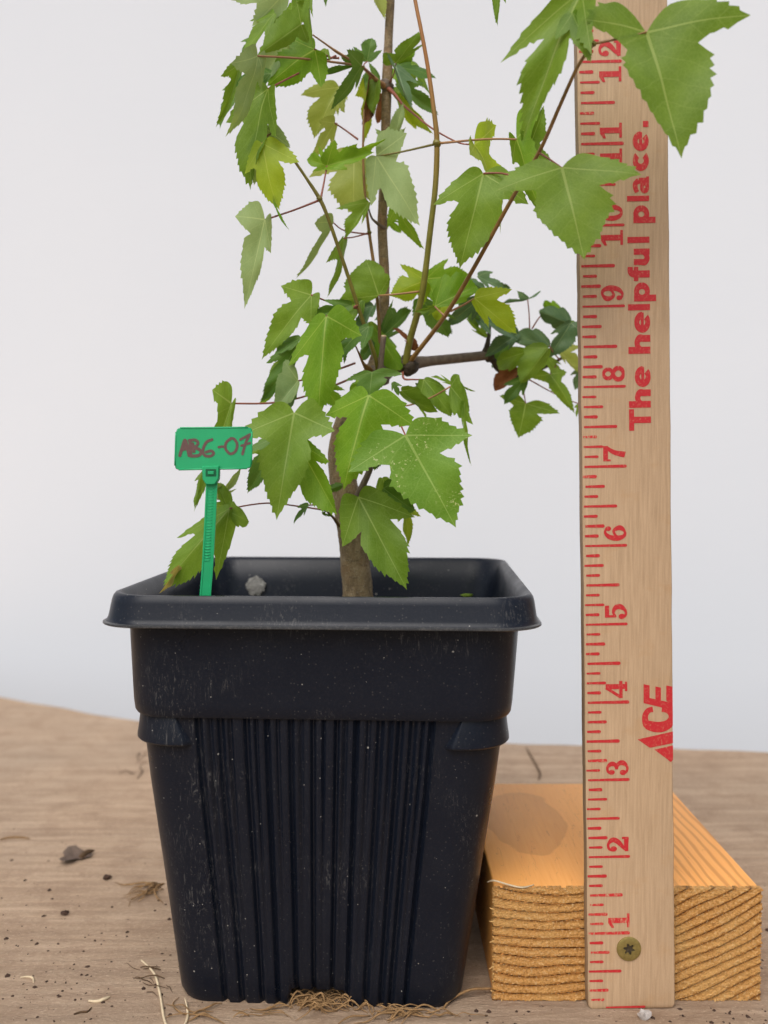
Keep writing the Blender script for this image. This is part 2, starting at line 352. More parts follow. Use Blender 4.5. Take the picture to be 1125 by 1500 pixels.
M['mid'] = leaf_mat('leaf_mid', (0.115, 0.215, 0.016), (0.19, 0.315, 0.036), (0.34, 0.45, 0.13), 0.42)
M['bright'] = leaf_mat('leaf_bright', (0.22, 0.33, 0.012), (0.33, 0.44, 0.028), (0.45, 0.53, 0.10), 0.45)
M['olive_leaf'] = leaf_mat('leaf_olive', (0.27, 0.34, 0.075), (0.37, 0.44, 0.135), (0.48, 0.54, 0.21), 0.45)
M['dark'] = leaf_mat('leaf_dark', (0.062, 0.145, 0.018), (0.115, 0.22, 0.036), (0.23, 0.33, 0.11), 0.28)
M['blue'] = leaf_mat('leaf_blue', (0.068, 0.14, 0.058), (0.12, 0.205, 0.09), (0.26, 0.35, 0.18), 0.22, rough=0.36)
M['pale'] = leaf_mat('leaf_underside', (0.21, 0.31, 0.115), (0.30, 0.41, 0.18), (0.46, 0.55, 0.26), 0.35, rough=0.55)
M['fresh'] = leaf_mat('leaf_fresh', (0.125, 0.265, 0.012), (0.20, 0.36, 0.024), (0.38, 0.50, 0.10), 0.4)
M['spotted'] = leaf_mat('leaf_spotted', (0.115, 0.25, 0.02), (0.18, 0.33, 0.04), (0.36, 0.50, 0.14), 0.35, spots=True)
M['dry'] = leaf_mat('leaf_dry', (0.16, 0.055, 0.022), (0.30, 0.125, 0.055), (0.12, 0.05, 0.025), 0.2, rough=0.7)
M['dry_dark'] = leaf_mat('leaf_dry_dark', (0.20, 0.08, 0.04), (0.36, 0.18, 0.10), (0.2, 0.09, 0.04), 0.2, rough=0.7, brown=True)
M['tip'] = leaf_mat('leaf_tip_dry', (0.46, 0.38, 0.13), (0.62, 0.52, 0.22), (0.26, 0.16, 0.06), 0.3, rough=0.7)

# ================================================================== the setting
# backdrop sheet, gently uneven
V, Fc = [], []
nx, nz = 40, 24
for j in range(nz + 1):
    for i in range(nx + 1):
        x = -45 + 90 * i / nx; z = -22 + 72 * j / nz
        V.append((x, 37 + 0.25 * math.sin(x * 0.21) + 0.12 * math.sin(x * 0.5 + z * 0.13), z))
for j in range(nz):
    for i in range(nx):
        q = j * (nx + 1) + i; Fc.append((q, q + 1, q + nx + 2, q + nx + 1))
tag(meshobj('backdrop_wall', V, Fc, M['backdrop']), 'plain white sheet hung behind the potted tree', kind='structure')
# table board: back edge runs unevenly from deep on one side to near on the other
edge = [(-40, 44), (-26, 36.5), (-17, 31.6), (-11.92, 28.75), (-9.4, 27.35), (-6.91, 26.0), (-2, 24.75), (3.19, 23.8), (6.5, 23.45), (9.54, 23.05), (18, 22.2), (40, 20.5)]
ee = catmull(edge, 8)
V, Fc = [], []
nv = 26
for (x, yb) in ee:
    for j in range(nv + 1):
        u = j / nv; y = -9 + (yb + 9) * u
        V.append((x, y + (0.03 * math.sin(x * 3.1) if j == nv else 0), 0.0 if j < nv else -0.02))
    V.append((x, yb + 0.05, -0.9)); V.append((x, -9, -0.9))
st = nv + 3
for i in range(len(ee) - 1):
    for j in range(st):
        a = i * st + j; b = i * st + (j + 1) % st
        Fc.append((a, b, b + st, a + st))
tb = meshobj('tabletop', V, Fc, M['board'], smooth=False); tag(tb, kind='structure')

# ================================================================== the pot
PC = Vector((-0.77, 13.8, 0)); PYAW = math.radians(-3.0)
def rr_ring(half, rad, z, ns=12, nc=8, off=None, zf=None):
    """rounded-square ring; off(face, s) pushes a point in or out, zf lifts it"""
    pts = []
    for f in range(4):
        a0 = -math.pi / 2 + f * math.pi / 2          # outward direction of this face
        n = Vector((math.cos(a0), math.sin(a0), 0)); tn = Vector((-math.sin(a0), math.cos(a0), 0))
        for k in range(ns):
            s = -1 + 2 * (k + 0.0) / ns
            ss = s * (half - rad)
            o = off(f, s, z) if off else 0.0
            p = n * (half + o) + tn * ss; zz = z + (zf(f, ss) if zf else 0)
            pts.append(Vector((p.x, p.y, zz)))
        cc = n * (half - rad) + tn * (half - rad)
        for k in range(nc):
            an = a0 + (math.pi / 2) * k / nc
            pts.append(Vector((cc.x + rad * math.cos(an), cc.y + rad * math.sin(an), z)))
    return pts
Rz = Matrix.Rotation(PYAW, 3, 'Z')
def pot_loft(name, prof, parent, ns=12, nc=8, off=None, zf=None, cap0=False, cap1=False, m=None):
    V, Fc = [], []; n = None
    for i, pr in enumerate(prof):
        ring = rr_ring(pr[0], pr[2], pr[1], ns, nc, off, zf if i == 0 or (len(pr) > 3 and pr[3]) else None)
        n = len(ring); V += [Rz @ p + PC + Vector((0.019 * p.z, 0, 0)) for p in ring]
    for i in range(len(prof) - 1):
        for k in range(n):
            q = i * n; Fc.append((q + k, q + (k + 1) % n, q + n + (k + 1) % n, q + n + k))
    if cap0: Fc.append(tuple(range(n))[::-1])
    if cap1: Fc.append(tuple(range((len(prof) - 1) * n, len(prof) * n)))
    return sharp(meshobj(name, V, Fc, m or M['pot'], parent), 42)
pot = empty('plant_pot', PC)
tag(pot, 'square black plastic pot with fluted sides holding the small maple', 'plant pot')
# irregular flutes on each face: broad ribs between grooves, finer grooves dying out downwards
rg = random.Random(5)
grooves = []
for g, kind in ((-.79, 1), (-.72, .5), (-.655, 1), (-.585, .5), (-.50, 1), (-.44, .5), (-.37, 1), (-.305, .5), (-.22, 1), (-.16, .5), (-.095, 1), (-.03, .5), (.05, 1), (.11, .5), (.175, 1), (.235, .5), (.315, 1), (.375, .5), (.435, 1), (.505, 1), (.56, .5), (.62, 1)):
    grooves.append((-.83 + (g + .79) * 1.145 + rg.uniform(-.008, .008), (.034 if kind == 1 else .026) * rg.uniform(.8, 1.25), kind * (1 if kind == .5 else 1)))
def flutes(f, sn, z):
    u = max(0.0, min(1.0, z / 3.9)); o = 0.0
    if f % 2: sn = -sn
    for g, wd, kind in grooves:
        d = abs(sn - g)
        dep = 0.064 if kind == 1 else 0.042 * max(0.0, min(1, (z - 0.3) / 2.6))
        if d < wd: o -= dep * 0.5 * (1 + math.cos(math.pi * d / wd))
    if -.83 < sn < .82: o += 0.026 * (0.5 + 0.5 * u) * min(1, (sn + .83) / .04, (.82 - sn) / .04)
    return o
def foot(f, s): return 0.21 * max(0.0, min(1.0, (0.40 - abs(s + 0.0)) / 0.06))
prof = [(1.84, 0.0, 0.40, True), (1.885, 0.10, 0.42, True), (1.93, 0.45, 0.44), (2.03, 1.3, 0.46), (2.14, 2.2, 0.48), (2.24, 3.0, 0.50), (2.315, 3.72, 0.52), (2.33, 3.95, 0.52)]
pot_loft('body', prof, pot, ns=230, nc=10, off=flutes, zf=foot)
band = [(2.31, 3.90, 0.52), (2.385, 3.895, 0.53), (2.405, 3.93, 0.54), (2.42, 4.06, 0.54), (2.47, 5.0, 0.56), (2.475, 5.10, 0.56)]
pot_loft('band', band, pot, ns=16, nc=12)
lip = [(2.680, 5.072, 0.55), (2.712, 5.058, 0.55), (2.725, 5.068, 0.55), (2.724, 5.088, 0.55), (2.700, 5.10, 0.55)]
rim = [(2.460, 5.085, 0.55), (2.640, 5.075, 0.55), (2.695, 5.066, 0.55), (2.705, 5.095, 0.55), (2.685, 5.115, 0.55), (2.670, 5.16, 0.55), (2.640, 5.34, 0.54), (2.625, 5.40, 0.54), (2.600, 5.435, 0.53), (2.570, 5.44, 0.52), (2.545, 5.425, 0.51), (2.485, 5.37, 0.50), (2.42, 5.0, 0.49), (2.36, 4.6, 0.47), (2.29, 3.9, 0.45)]
rim_o = pot_loft('rim', rim, pot, ns=16, nc=14)
pot_loft('lip_edge', lip, rim_o, ns=16, nc=14, m=M['pot_dusty_lit'])
pot_loft('base_plate', [(1.72, 0.34, 0.36), (1.76, 0.42, 0.36)], pot, ns=8, nc=6, cap0=True, cap1=True)
# four corner lugs below the band
for ci in range(4):
    V, Fc = [], []
    rows = [(3.93, 0.012, 0.00), (3.86, 0.035, 0.02), (3.72, 0.065, 0.09), (3.60, 0.098, 0.15), (3.555, 0.105, 0.17), (3.535, 0.09, 0.17), (3.545, -0.03, 0.17)]
    nA, nS = 12, 8
    for (z, o, ext) in rows:
        half = 2.24 + (z - 3.0) / 0.95 * 0.09; rad = 0.51
        n0 = -math.pi / 2 + ci * math.pi / 2; n1_ = n0 + math.pi / 2
        A = Vector((math.cos(n0), math.sin(n0), 0)); B = Vector((math.cos(n1_), math.sin(n1_), 0))
        row = []
        for k in range(nS):
            u = k / nS; s = (half - rad) - (0.06 + ext) * (1 - u)
            e = min(1.0, u * 2.2); row.append(A * (half + o * e - 0.02 * (1 - e)) + B * s)
        cc = (A + B) * (half - rad)
        for k in range(nA + 1):
            an = math.pi / 2 * k / nA
            row.append(cc + (A * math.cos(an) + B * math.sin(an)) * (rad + o))
        for k in range(1, nS + 1):
            u = 1 - k / nS; s = (half - rad) - (0.06 + ext) * (1 - u)
            e = min(1.0, u * 2.2); row.append(B * (half + o * e - 0.02 * (1 - e)) + A * s)
        V += [Rz @ Vector((p.x, p.y, z)) + PC + Vector((0.019 * z, 0, 0)) for p in row]
    n = len(row)
    for i in range(len(rows) - 1):
        for k in range(n - 1):
            q = i * n; Fc.append((q + k, q + k + 1, q + n + k + 1, q + n + k))
    sharp(meshobj('corner_lug', V, Fc, M['pot'], pot), 40)
# soil inside
V, Fc = [], []
ns_ = 34
for j in range(ns_ + 1):
    for i in range(ns_ + 1):
        x = -2.33 + 4.66 * i / ns_; y = -2.33 + 4.66 * j / ns_
        r = math.hypot(max(0, abs(x) - 1.9), max(0, abs(y) - 1.9))
        if r > 0.5: x *= 0.94; y *= 0.94
        p = Rz @ Vector((x, y, 4.38 + 0.12 * rg.random())) + PC + Vector((.083, 0, 0)); V.append(p)
for j in range(ns_):
    for i in range(ns_):
        q = j * (ns_ + 1) + i; Fc.append((q, q + 1, q + ns_ + 2, q + ns_ + 1))
tag(meshobj('potting_soil', V, Fc, M['soil'], org=PC + Vector((0, 0, 4.38))), 'dark crumbly potting soil inside the black pot', 'soil', kind='stuff')

# ================================================================== flat print helpers
def stroke(pts, widths, n=6, smooth=True):
    if isinstance(widths, (int, float)): widths = [widths] * len(pts)
    q = [tuple(p) + (wd,) for p, wd in zip(pts, widths)]
    path = catmull(q, n) if smooth and len(q) > 2 else q
    Lp, Rp = [], []
    for i, p in enumerate(path):
        a = path[max(i - 1, 0)]; b = path[min(i + 1, len(path) - 1)]
        dx, dy = b[0] - a[0], b[1] - a[1]; l = math.hypot(dx, dy) or 1e-6
        nx_, ny_ = -dy / l, dx / l
        Lp.append((p[0] + nx_ * p[2] / 2, p[1] + ny_ * p[2] / 2)); Rp.append((p[0] - nx_ * p[2] / 2, p[1] - ny_ * p[2] / 2))
    return [[Lp[i], Lp[i + 1], Rp[i + 1], Rp[i]] for i in range(len(path) - 1)]     # quads
def rect(x0, y0, x1, y1): return [[(x0, y0), (x1, y0), (x1, y1), (x0, y1)]]
def disc(x, y, r, n=14): return [[(x + r * math.cos(2 * math.pi * k / n), y + r * math.sin(2 * math.pi * k / n)) for k in range(n)]]
def arc(cx, cy, rx, ry, a0, a1, wd, n=18, wd2=None):
    pts = []; ws = []
    for k in range(n + 1):
        a = math.radians(a0 + (a1 - a0) * k / n); pts.append((cx + rx * math.cos(a), cy + ry * math.sin(a)))
        ws.append(wd if wd2 is None else wd2 + (wd - wd2) * abs(math.cos(a)))
    return stroke(pts, ws, smooth=False)
def union(polys):
    """one flat triangulation of overlapping polygons"""
    vs, fs = [], []
    for p in polys:
        ar = sum(p[i][0] * p[(i + 1) % len(p)][1] - p[(i + 1) % len(p)][0] * p[i][1] for i in range(len(p)))
        if abs(ar) < 1e-7: continue
        if ar < 0: p = p[::-1]
        b = len(vs); vs += [Vector(q) for q in p]; fs.append(list(range(b, b + len(p))))
    r = delaunay_2d_cdt(vs, [], fs, 1, 1e-6)
    def hit(x, y):
        for p in polys:
            c = False; n = len(p)
            for i in range(n):
                x1, y1 = p[i]; x2, y2 = p[(i + 1) % n]
                if (y1 > y) != (y2 > y) and x < (x2 - x1) * (y - y1) / (y2 - y1) + x1: c = not c
            if c: return True
        return False
    tri = [tuple(f) for f in r[2] if hit(sum(r[0][i].x for i in f) / 3, sum(r[0][i].y for i in f) / 3)]
    used = sorted({i for f in tri for i in f}); mp = {u: k for k, u in enumerate(used)}
    return [r[0][u] for u in used], [tuple(mp[i] for i in f) for f in tri]

GD = {}
GD['1'] = rect(.36, 0, .66, 1) + rect(.12, 0, .90, .12) + [[(.37, 1), (.10, .84), (.10, .72), (.37, .80)]]
GD['2'] = disc(.24, .70, .15) + stroke([(.13, .72), (.25, .92), (.52, .95), (.74, .74), (.62, .50), (.34, .28), (.14, .10)], [.1, .13, .13, .27, .25, .17, .13]) + stroke([(.10, .10), (.45, .12), (.86, .11)], [.16, .2, .22]) + rect(.78, .02, .90, .32)
GD['3'] = disc(.22, .76, .14) + disc(.20, .24, .15) + stroke([(.12, .78), (.26, .93), (.50, .95), (.68, .76), (.60, .58), (.38, .53)], [.1, .12, .13, .26, .2, .12]) + stroke([(.38, .53), (.62, .48), (.74, .27), (.52, .05), (.26, .07), (.10, .24)], [.12, .18, .28, .13, .12, .1])
GD['4'] = stroke([(.60, .98), (.10, .33)], .15) + rect(.03, .22, .97, .37) + rect(.52, 0, .80, 1) + rect(.40, 0, .92, .11)
GD['5'] = rect(.20, .80, .82, 1) + rect(.17, .48, .30, 1) + disc(.22, .22, .15) + stroke([(.20, .50), (.45, .61), (.70, .50), (.75, .29), (.52, .05), (.26, .06), (.11, .22)], [.1, .13, .24, .28, .13, .12, .1])
GD['6'] = disc(.72, .80, .13) + stroke([(.80, .86), (.52, .95), (.27, .74), (.20, .38), (.32, .09), (.55, .05), (.76, .27), (.62, .54), (.40, .50), (.28, .36)], [.1, .12, .24, .29, .18, .12, .27, .15, .11, .1])
GD['9'] = [[(.96 - x, 1 - y) for x, y in p] for p in GD['6']]
GD['7'] = rect(.08, .78, .90, 1) + rect(.08, .66, .18, 1) + stroke([(.84, .88), (.56, .50), (.42, 0)], [.16, .24, .32])
GD['8'] = arc(.48, .74, .24, .20, 0, 360, .21, 20, .12) + arc(.48, .27, .30, .22, 0, 360, .25, 22, .12)
GD['0'] = arc(.48, .50, .30, .44, 0, 360, .27, 24, .11)
W = .25
GL = {}     # ascender 1, x-height .72, descender -.28; each fitted to its own width
GL['T'] = (rect(0, 1 - W * .92, .94, 1) + rect(.33, 0, .61, 1), .94)
GL['h'] = (rect(0, 0, W, 1) + stroke([(W / 2, .40), (.25, .56), (.42, .60), (.55, .50), (.56, .36)], [.2, .22, .24, .27, W], 6) + rect(.425, 0, .425 + W, .38), .70)
GL['e'] = (arc(.36, .36, .245, .25, 20, 318, W, 26, .22) + rect(.12, .29, .70, .43) + arc(.36, .36, .245, .25, 0, 30, W, 6, .22), .72)
GL['l'] = (rect(0, 0, W, 1), W)
GL['p'] = (rect(0, -.28, W, .72) + arc(.36, .36, .235, .25, 0, 360, W, 28, .22), .72)
GL['f'] = (rect(.12, 0, .12 + W, .74) + stroke([(.255, .66), (.27, .80), (.36, .88), (.50, .885)], [W, W, .25, .22], 6) + rect(0, .52, .50, .72), .50)
GL['u'] = ([[(.69 - x, .72 - y) for x, y in p] for p in rect(0, 0, W, .72) + stroke([(W / 2, .40), (.25, .56), (.42, .60), (.55, .50), (.56, .36)], [.2, .22, .24, .27, W], 6) + rect(.425, 0, .425 + W, .38)], .70)
GL['a'] = (rect(.42, 0, .42 + W, .46) + stroke([(.06, .54), (.20, .60), (.42, .62), (.55, .46)], [.2, .21, .22, W], 6) + arc(.28, .20, .165, .12, 0, 360, .22, 20, .16) + rect(.60, 0, .72, .12), .72)
GL['c'] = (arc(.36, .36, .235, .25, 40, 320, W, 26, .22), .62)
GL['.'] = (rect(0, 0, W, W), W)

# ================================================================== ruler
RY = 11.86
rb = P(861.5, 1478.5, RY); rt = P(845.0, 60, RY); RU = (rt - rb).normalized(); RV = Vector((RU.z, 0, -RU.x)); RN = Vector((0, -1, 0))
RW = 1.125; RT = 0.17; RLEN = 13.6
def R3(x, z, lift=0.0): return rb + RV * x + RU * z + RN * lift
ruler = empty('wooden_ruler', rb)
tag(ruler, 'upright wooden ruler with red printed inch marks, screwed to the pine block', 'ruler')
# board with rounded long edges: cross-section swept up
cs = [(0.0, -RT), (0.0, -0.02), (0.006, -0.006), (0.02, 0.0), (RW - 0.02, 0.0), (RW - 0.006, -0.006), (RW, -0.02), (RW, -RT)]
V, Fc = [], []
zs = [0.0, 0.012, 0.05] + [RLEN * k / 40 for k in range(1, 41)]
rj = random.Random(11)
for k, z in enumerate(zs):
    ins = 0.05 if k == 0 else (0.02 if k == 1 else 0.0)
    jl = rj.uniform(-.004, .004); jr = rj.uniform(-.005, .005)
    for (x, l) in cs:
        xx = x + ins if x < RW / 2 else x - ins
        xx += jl if x < .03 else (jr if x > RW - .03 else 0)
        V.append(R3(xx, z, l))
n = len(cs)
for i in range(len(zs) - 1):
    for k in range(n):
        q = i * n; Fc.append((q + k, q + (k + 1) % n, q + n + (k + 1) % n, q + n + k))
Fc.append(tuple(range(n))); Fc.append(tuple(range((len(zs) - 1) * n, len(zs) * n))[::-1])
bo = sharp(meshobj('board', V, Fc, M['ruler'], ruler), 50)
bo.data.materials.append(M['ruler_edge'])
for p in bo.data.polygons:
    if abs(p.normal.x) > 0.8: p.material_index = 1
LIFT = 0.0035
def print_on_ruler(name, polys, m, label=None):
    v, f = union(polys)
    o = meshobj(name, [R3(x, z, LIFT) for x, z in v], f, m, ruler, smooth=False)
    if label: o['label'] = label
    return o
# tick marks, one mesh shape per length
for i in range(0, 12 * 8 + 5):
    z = i / 8
    ln = 0.53 if i % 8 == 0 else 0.42 if i % 4 == 0 else 0.245 if i % 2 == 0 else 0.175
    x0 = 0.012 + rj.uniform(0, 0.03); h_ = rj.uniform(0.034, 0.045)
    if i == 0: x0 = 0.23; z = 0.022; h_ = 0.03; ln = .51
    e = x0 + ln
    pts = [(x0, z - h_ * .33), (e - .02, z - h_ / 2), (e, z - h_ * .3), (e, z + h_ * .3), (e - .02, z + h_ / 2), (x0, z + h_ * .33)]
    print_on_ruler('tick_mark', [pts], M['ink_worn'] if i in (1, 2, 6, 8, 9, 10, 11, 12) or rj.random() < 0.06 else M['ink'])
def numeral(ch, z0, wd=0.235, base=0.545, hgt=0.275, m=None):
    # reads upwards: glyph x runs up the ruler, glyph top points to the tick edge
    polys = [[(base - y * hgt, z0 + x * wd) for x, y in p] for p in GD[ch]]
    print_on_ruler('numeral', polys, m or M['ink'])
for k in range(1, 10): numeral(str(k), k + 0.045, m=M['ink_worn'] if k == 1 else None)
for k in (10, 11, 12):
    numeral('1', k - 0.275); numeral(str(k)[1], k + 0.04)
# slogan: letters fitted to their printed extents (in inches up the ruler)
tickpix = [1478, 1367, 1255.8, 1143, 1029, 914.8, 799.6, 683.6, 566.6, 449, 330, 211, 91]
def zr(py):
    for k in range(12):
        if tickpix[k] >= py >= tickpix[k + 1]: return k + (tickpix[k] - py) / (tickpix[k] - tickpix[k + 1])
words = [[('T', 632, 600.5), ('h', 598.5, 571), ('e', 568, 538)],
         [('h', 519.5, 491), ('e', 488.5, 458.5), ('l', 456, 447), ('p', 443, 415), ('f', 413, 392), ('u', 390, 365), ('l', 357, 348)],
         [('p', 328, 302), ('l', 296, 288), ('a', 285, 260), ('c', 252, 226), ('e', 222.5, 194.5), ('.', 188, 179)]]
BASEX, ASC = 0.875, 0.275
for wd in words:
    polys = []
    for ch, p0, p1 in wd:
        g, gw = GL[ch]; z0, z1 = zr(p0), zr(p1)
        polys += [[(BASEX - y * ASC, z0 + x / gw * (z1 - z0)) for x, y in p] for p in g]
    print_on_ruler('lettering', polys, M['ink'])
# three-letter mark running off the edge of the ruler
def pr(tx, ty):      # detail-view coordinates to ruler inches
    px = 820 + tx * 0.23333; py = 800 + ty * 0.23333
    p = P(px, py, RY) - rb; return (min(p.dot(RV), RW - 0.004), p.dot(RU))
polys = []
polys.append([pr(*q) for q in [(488, 1213), (566, 1266), (712, 1236), (712, 1163)]])
polys.append([pr(*q) for q in [(594, 1277), (697, 1355), (712, 1340), (712, 1250)]])
polys += [[pr(x, y) for x, y in p] for p in stroke([(584, 1024), (556, 1032), (537, 1060), (537, 1098), (552, 1122), (592, 1134), (640, 1134), (684, 1114), (704, 1078), (696, 1045), (668, 1028), (640, 1024)], [34, 34, 36, 40, 54, 64, 66, 56, 44, 40, 34, 34], 4)]
polys += [[pr(x, y) for x, y in [(555, 1095), (600, 1102), (665, 1110), (665, 1150), (590, 1150), (552, 1128)]]]
polys.append([pr(*q) for q in [(526, 985), (712, 1030), (712, 985), (620, 965), (526, 945)]])
for (xa, xb, yt) in ((526, 563, 866), (600, 634, 880), (668, 712, 874)):
    polys.append([pr(*q) for q in [(xa, yt), (xb, yt + 8), (xb, 1000 if xb > 690 else 975), (xa, 970)]])
print_on_ruler('printed_logo', polys, M['ink'])

# ================================================================== pine block
BX0, BX1, BY0, BY1, BH = 1.43, 4.93, 12.03, 16.2, 1.5
BO = Vector(((BX0 + BX1) / 2, (BY0 + BY1) / 2, 0))
blk = empty('pine_block', BO)
tag(blk, 'short sawn pine board end lying flat under the ruler, rough growth rings showing', 'wood block')
V, Fc = box_geo(BX0 + .012, BX1 - .006, BY0 + .03, BY1, 0.0, BH - 0.004)
bevel(meshobj('body', V, Fc, M['pine'], blk), 0.03, 3)
from mathutils import noise as mnoise
V, Fc = [], []
nx, nz = 300, 130
EU = []; rq = random.Random(3)
for j in range(nz + 1):
    for i in range(nx + 1):
        x = BX0 + (BX1 - BX0) * i / nx; z = BH * j / nz
        wv_ = mnoise.noise(Vector((x * 1.6, 2.0, z * 1.6))) * .05
        r = math.hypot(x - BO.x + 1.0, z - 5.2) + wv_
        ph_ = (r / 0.120) % 1.0
        d = -0.036 * max(0, 1 - abs(ph_ - .5) / .075) + 0.006 * math.sin(2 * math.pi * ph_); EU.append((r / 0.120, z))
        d += 0.012 * mnoise.noise(Vector((x * 16, 5, z * 26))) + 0.014 * mnoise.noise(Vector((x * 45, 9, z * 55)))
        ex = (rq.random() - .5) * .035 if i in (0, nx) else 0; ez = (rq.random() - .25) * .03 if j == 0 else ((rq.random() - .5) * .012 if j == nz else 0)
        V.append((x + ex, BY0 + 0.012 - d * 0.9, max(0.001, z + ez)))
for j in range(nz):
    for i in range(nx):
        q = j * (nx + 1) + i; Fc.append((q, q + 1, q + nx + 2, q + nx + 1))
# skirt back into the body
def skirt(idx):
    b = len(V)
    for q in idx:
        v = V[q]; V.append((v[0], BY0 + 0.10, v[2])); EU.append(EU[q])
    for k in range(len(idx) - 1): Fc.append((idx[k], idx[k + 1], b + k + 1, b + k))
skirt([j * (nx + 1) for j in range(nz + 1)]); skirt([j * (nx + 1) + nx for j in range(nz + 1)]); skirt([nz * (nx + 1) + i for i in range(nx + 1)]); skirt(list(range(nx + 1)))
meshobj('end_grain', V, Fc, M['pine_end'], blk, smooth=False, uv=EU)
# ragged saw fibres along the edges of the cut end
V, Fc = [], []
for k in range(34):
    side = rq.random()
    if side < .45: p = Vector((BX0 + .01, BY0 + .02, rq.uniform(.1, 1.45))); d = Vector((-rq.uniform(.02, .07), -rq.uniform(0, .04), rq.uniform(-.05, .04)))
    elif side < .8: p = Vector((rq.uniform(BX0, BX1), BY0 + .01, .03)); d = Vector((rq.uniform(-.04, .04), -rq.uniform(.02, .06), -rq.uniform(.0, .02)))
    else: p = Vector((rq.uniform(BX0, BX1), BY0 + .01, 1.485)); d = Vector((rq.uniform(-.05, .05), -rq.uniform(.0, .03), rq.uniform(.0, .03)))
    tube_geo([p, p + d * .6, p + d], [.008, .007, .002], 5, 2, 0, V, Fc)
M['fibre'] = simple('pine_fibre', (0.70, 0.44, 0.17), 0.8, 0.2, 0, 0.25, 20)
meshobj('saw_fibres', V, Fc, M['fibre'], blk)

# ================================================================== screw through the ruler
sc_c = P(921, 1389.5, RY); SR = 0.158
screw = empty('screw', sc_c)
tag(screw, 'yellowish star drive screw fixing the foot of the ruler', 'screw')
def star(a): return 0.062 * (1 + 0.26 * math.cos(6 * a))
V, Fc = [], []; N = 72
rings = [(SR * .97, -.01), (SR, 0.006), (SR * .985, 0.016), (SR * .90, 0.021), (SR * .6, 0.022), (None, 0.022), (None, -0.05)]
for rr, l in rings:
    for k in range(N):
        a = 2 * math.pi * k / N; q = star(a + .25) if rr is None else rr
        V.append(sc_c + RV * (q * math.cos(a)) + RU * (q * math.sin(a)) + RN * l)
for i in range(len(rings) - 1):
    for k in range(N): Fc.append((i * N + k, i * N + (k + 1) % N, (i + 1) * N + (k + 1) % N, (i + 1) * N + k))
sharp(meshobj('head', V, Fc, M['screw'], screw), 50)
V, Fc = [], []
for k in range(N):
    a = 2 * math.pi * k / N; V.append(sc_c + RV * (star(a + .25) * 1.03 * math.cos(a)) + RU * (star(a + .25) * 1.03 * math.sin(a)) + RN * 0.005)
V.append(sc_c + RN * -0.0)
for k in range(N): Fc.append((k, (k + 1) % N, N))
meshobj('recess', V, Fc, M['recess'], screw)
V, Fc = tube_geo([sc_c, sc_c + Vector((0, .5, 0)), sc_c + Vector((0, 1.2, 0))], [.075, .07, .02], 12, 3)
meshobj('shank', V, Fc, M['screw'], screw)

# ================================================================== plant label (a green tie with a flag)
TY = 11.72
tb_ = P(301, 872, TY)
lab = empty('plant_label', Vector((tb_.x, TY, 4.35)))
tag(lab, 'green plastic plant tag with dark handwritten code stuck in the pot', 'plant label')
c4 = [P(258, 627, TY), P(369, 626, TY), P(368, 686, TY), P(256, 688, TY)]
def rounded_plate(c, r, y0, y1):
    # corners c clockwise from upper left, in a plane facing front
    pts = []
    m = len(c)
    for i in range(m):
        p0, p1, p2 = c[i - 1], c[i], c[(i + 1) % m]
        a = p1 + (p0 - p1).normalized() * r; b = p1 + (p2 - p1).normalized() * r
        for k in range(6):
            t_ = k / 5; pts.append(a.lerp(p1, t_).lerp(p1.lerp(b, t_), t_))
    n = len(pts); V = []
    lv = [(y0 + .012, -.008), (y0 + .004, -.002), (y0, .008), (y1, .0)]
    cen = sum(pts, Vector()) / n
    V = []
    for yy, ins in lv:
        for p in pts:
            q = p + (cen - p).normalized() * (ins if ins > 0 else 0); V.append(Vector((q.x, yy, q.z)))
    Fc = []
    for i in range(3):
        for k in range(n): Fc.append((i * n + k, i * n + (k + 1) % n, (i + 1) * n + (k + 1) % n, (i + 1) * n + k))
    return V, Fc, n
def plate(name, c, r, y0, y1, m, parent):
    pts = []
    k_ = len(c)
    for i in range(k_):
        p0, p1, p2 = c[i - 1], c[i], c[(i + 1) % k_]
        a = p1 + (p0 - p1).normalized() * r; b = p1 + (p2 - p1).normalized() * r
        for k in range(6):
            t_ = k / 5; pts.append(a.lerp(p1, t_).lerp(p1.lerp(b, t_), t_))
    n = len(pts); cen = sum(pts, Vector()) / n; bv = min(.012, (y1 - y0) * .35)
    V = []
    for yy, ins in ((y0, bv), (y0 + bv, 0), (y1 - bv, 0), (y1, bv)):
        for p in pts: q = p + (cen - p).normalized() * ins; V.append(Vector((q.x, yy, q.z)))
    Fc = [tuple(range(n))[::-1], tuple(range(3 * n, 4 * n))]
    for i in range(3):
        for k in range(n): Fc.append((i * n + k, i * n + (k + 1) % n, (i + 1) * n + (k + 1) % n, (i + 1) * n + k))
    return sharp(meshobj(name, V, Fc, m, parent), 40)
pl = plate('flag', c4, 0.05, TY, TY + 0.05, M['green'], lab)
rim_pts = c4 + [c4[0]]
V, Fc = [], []
for i in range(4):
    a, b = c4[i].copy(), c4[(i + 1) % 4].copy(); d = (b - a).normalized() * .05
    a.y = b.y = TY + 0.004; tube_geo([a + d, (a + b) / 2, b - d], [.011] * 3, 6, 2, 0, V, Fc)
meshobj('raised_edge', V, Fc, M['green'], pl)
tg = lambda x, y: (240 + x * 0.18, 610 + y * 0.18)
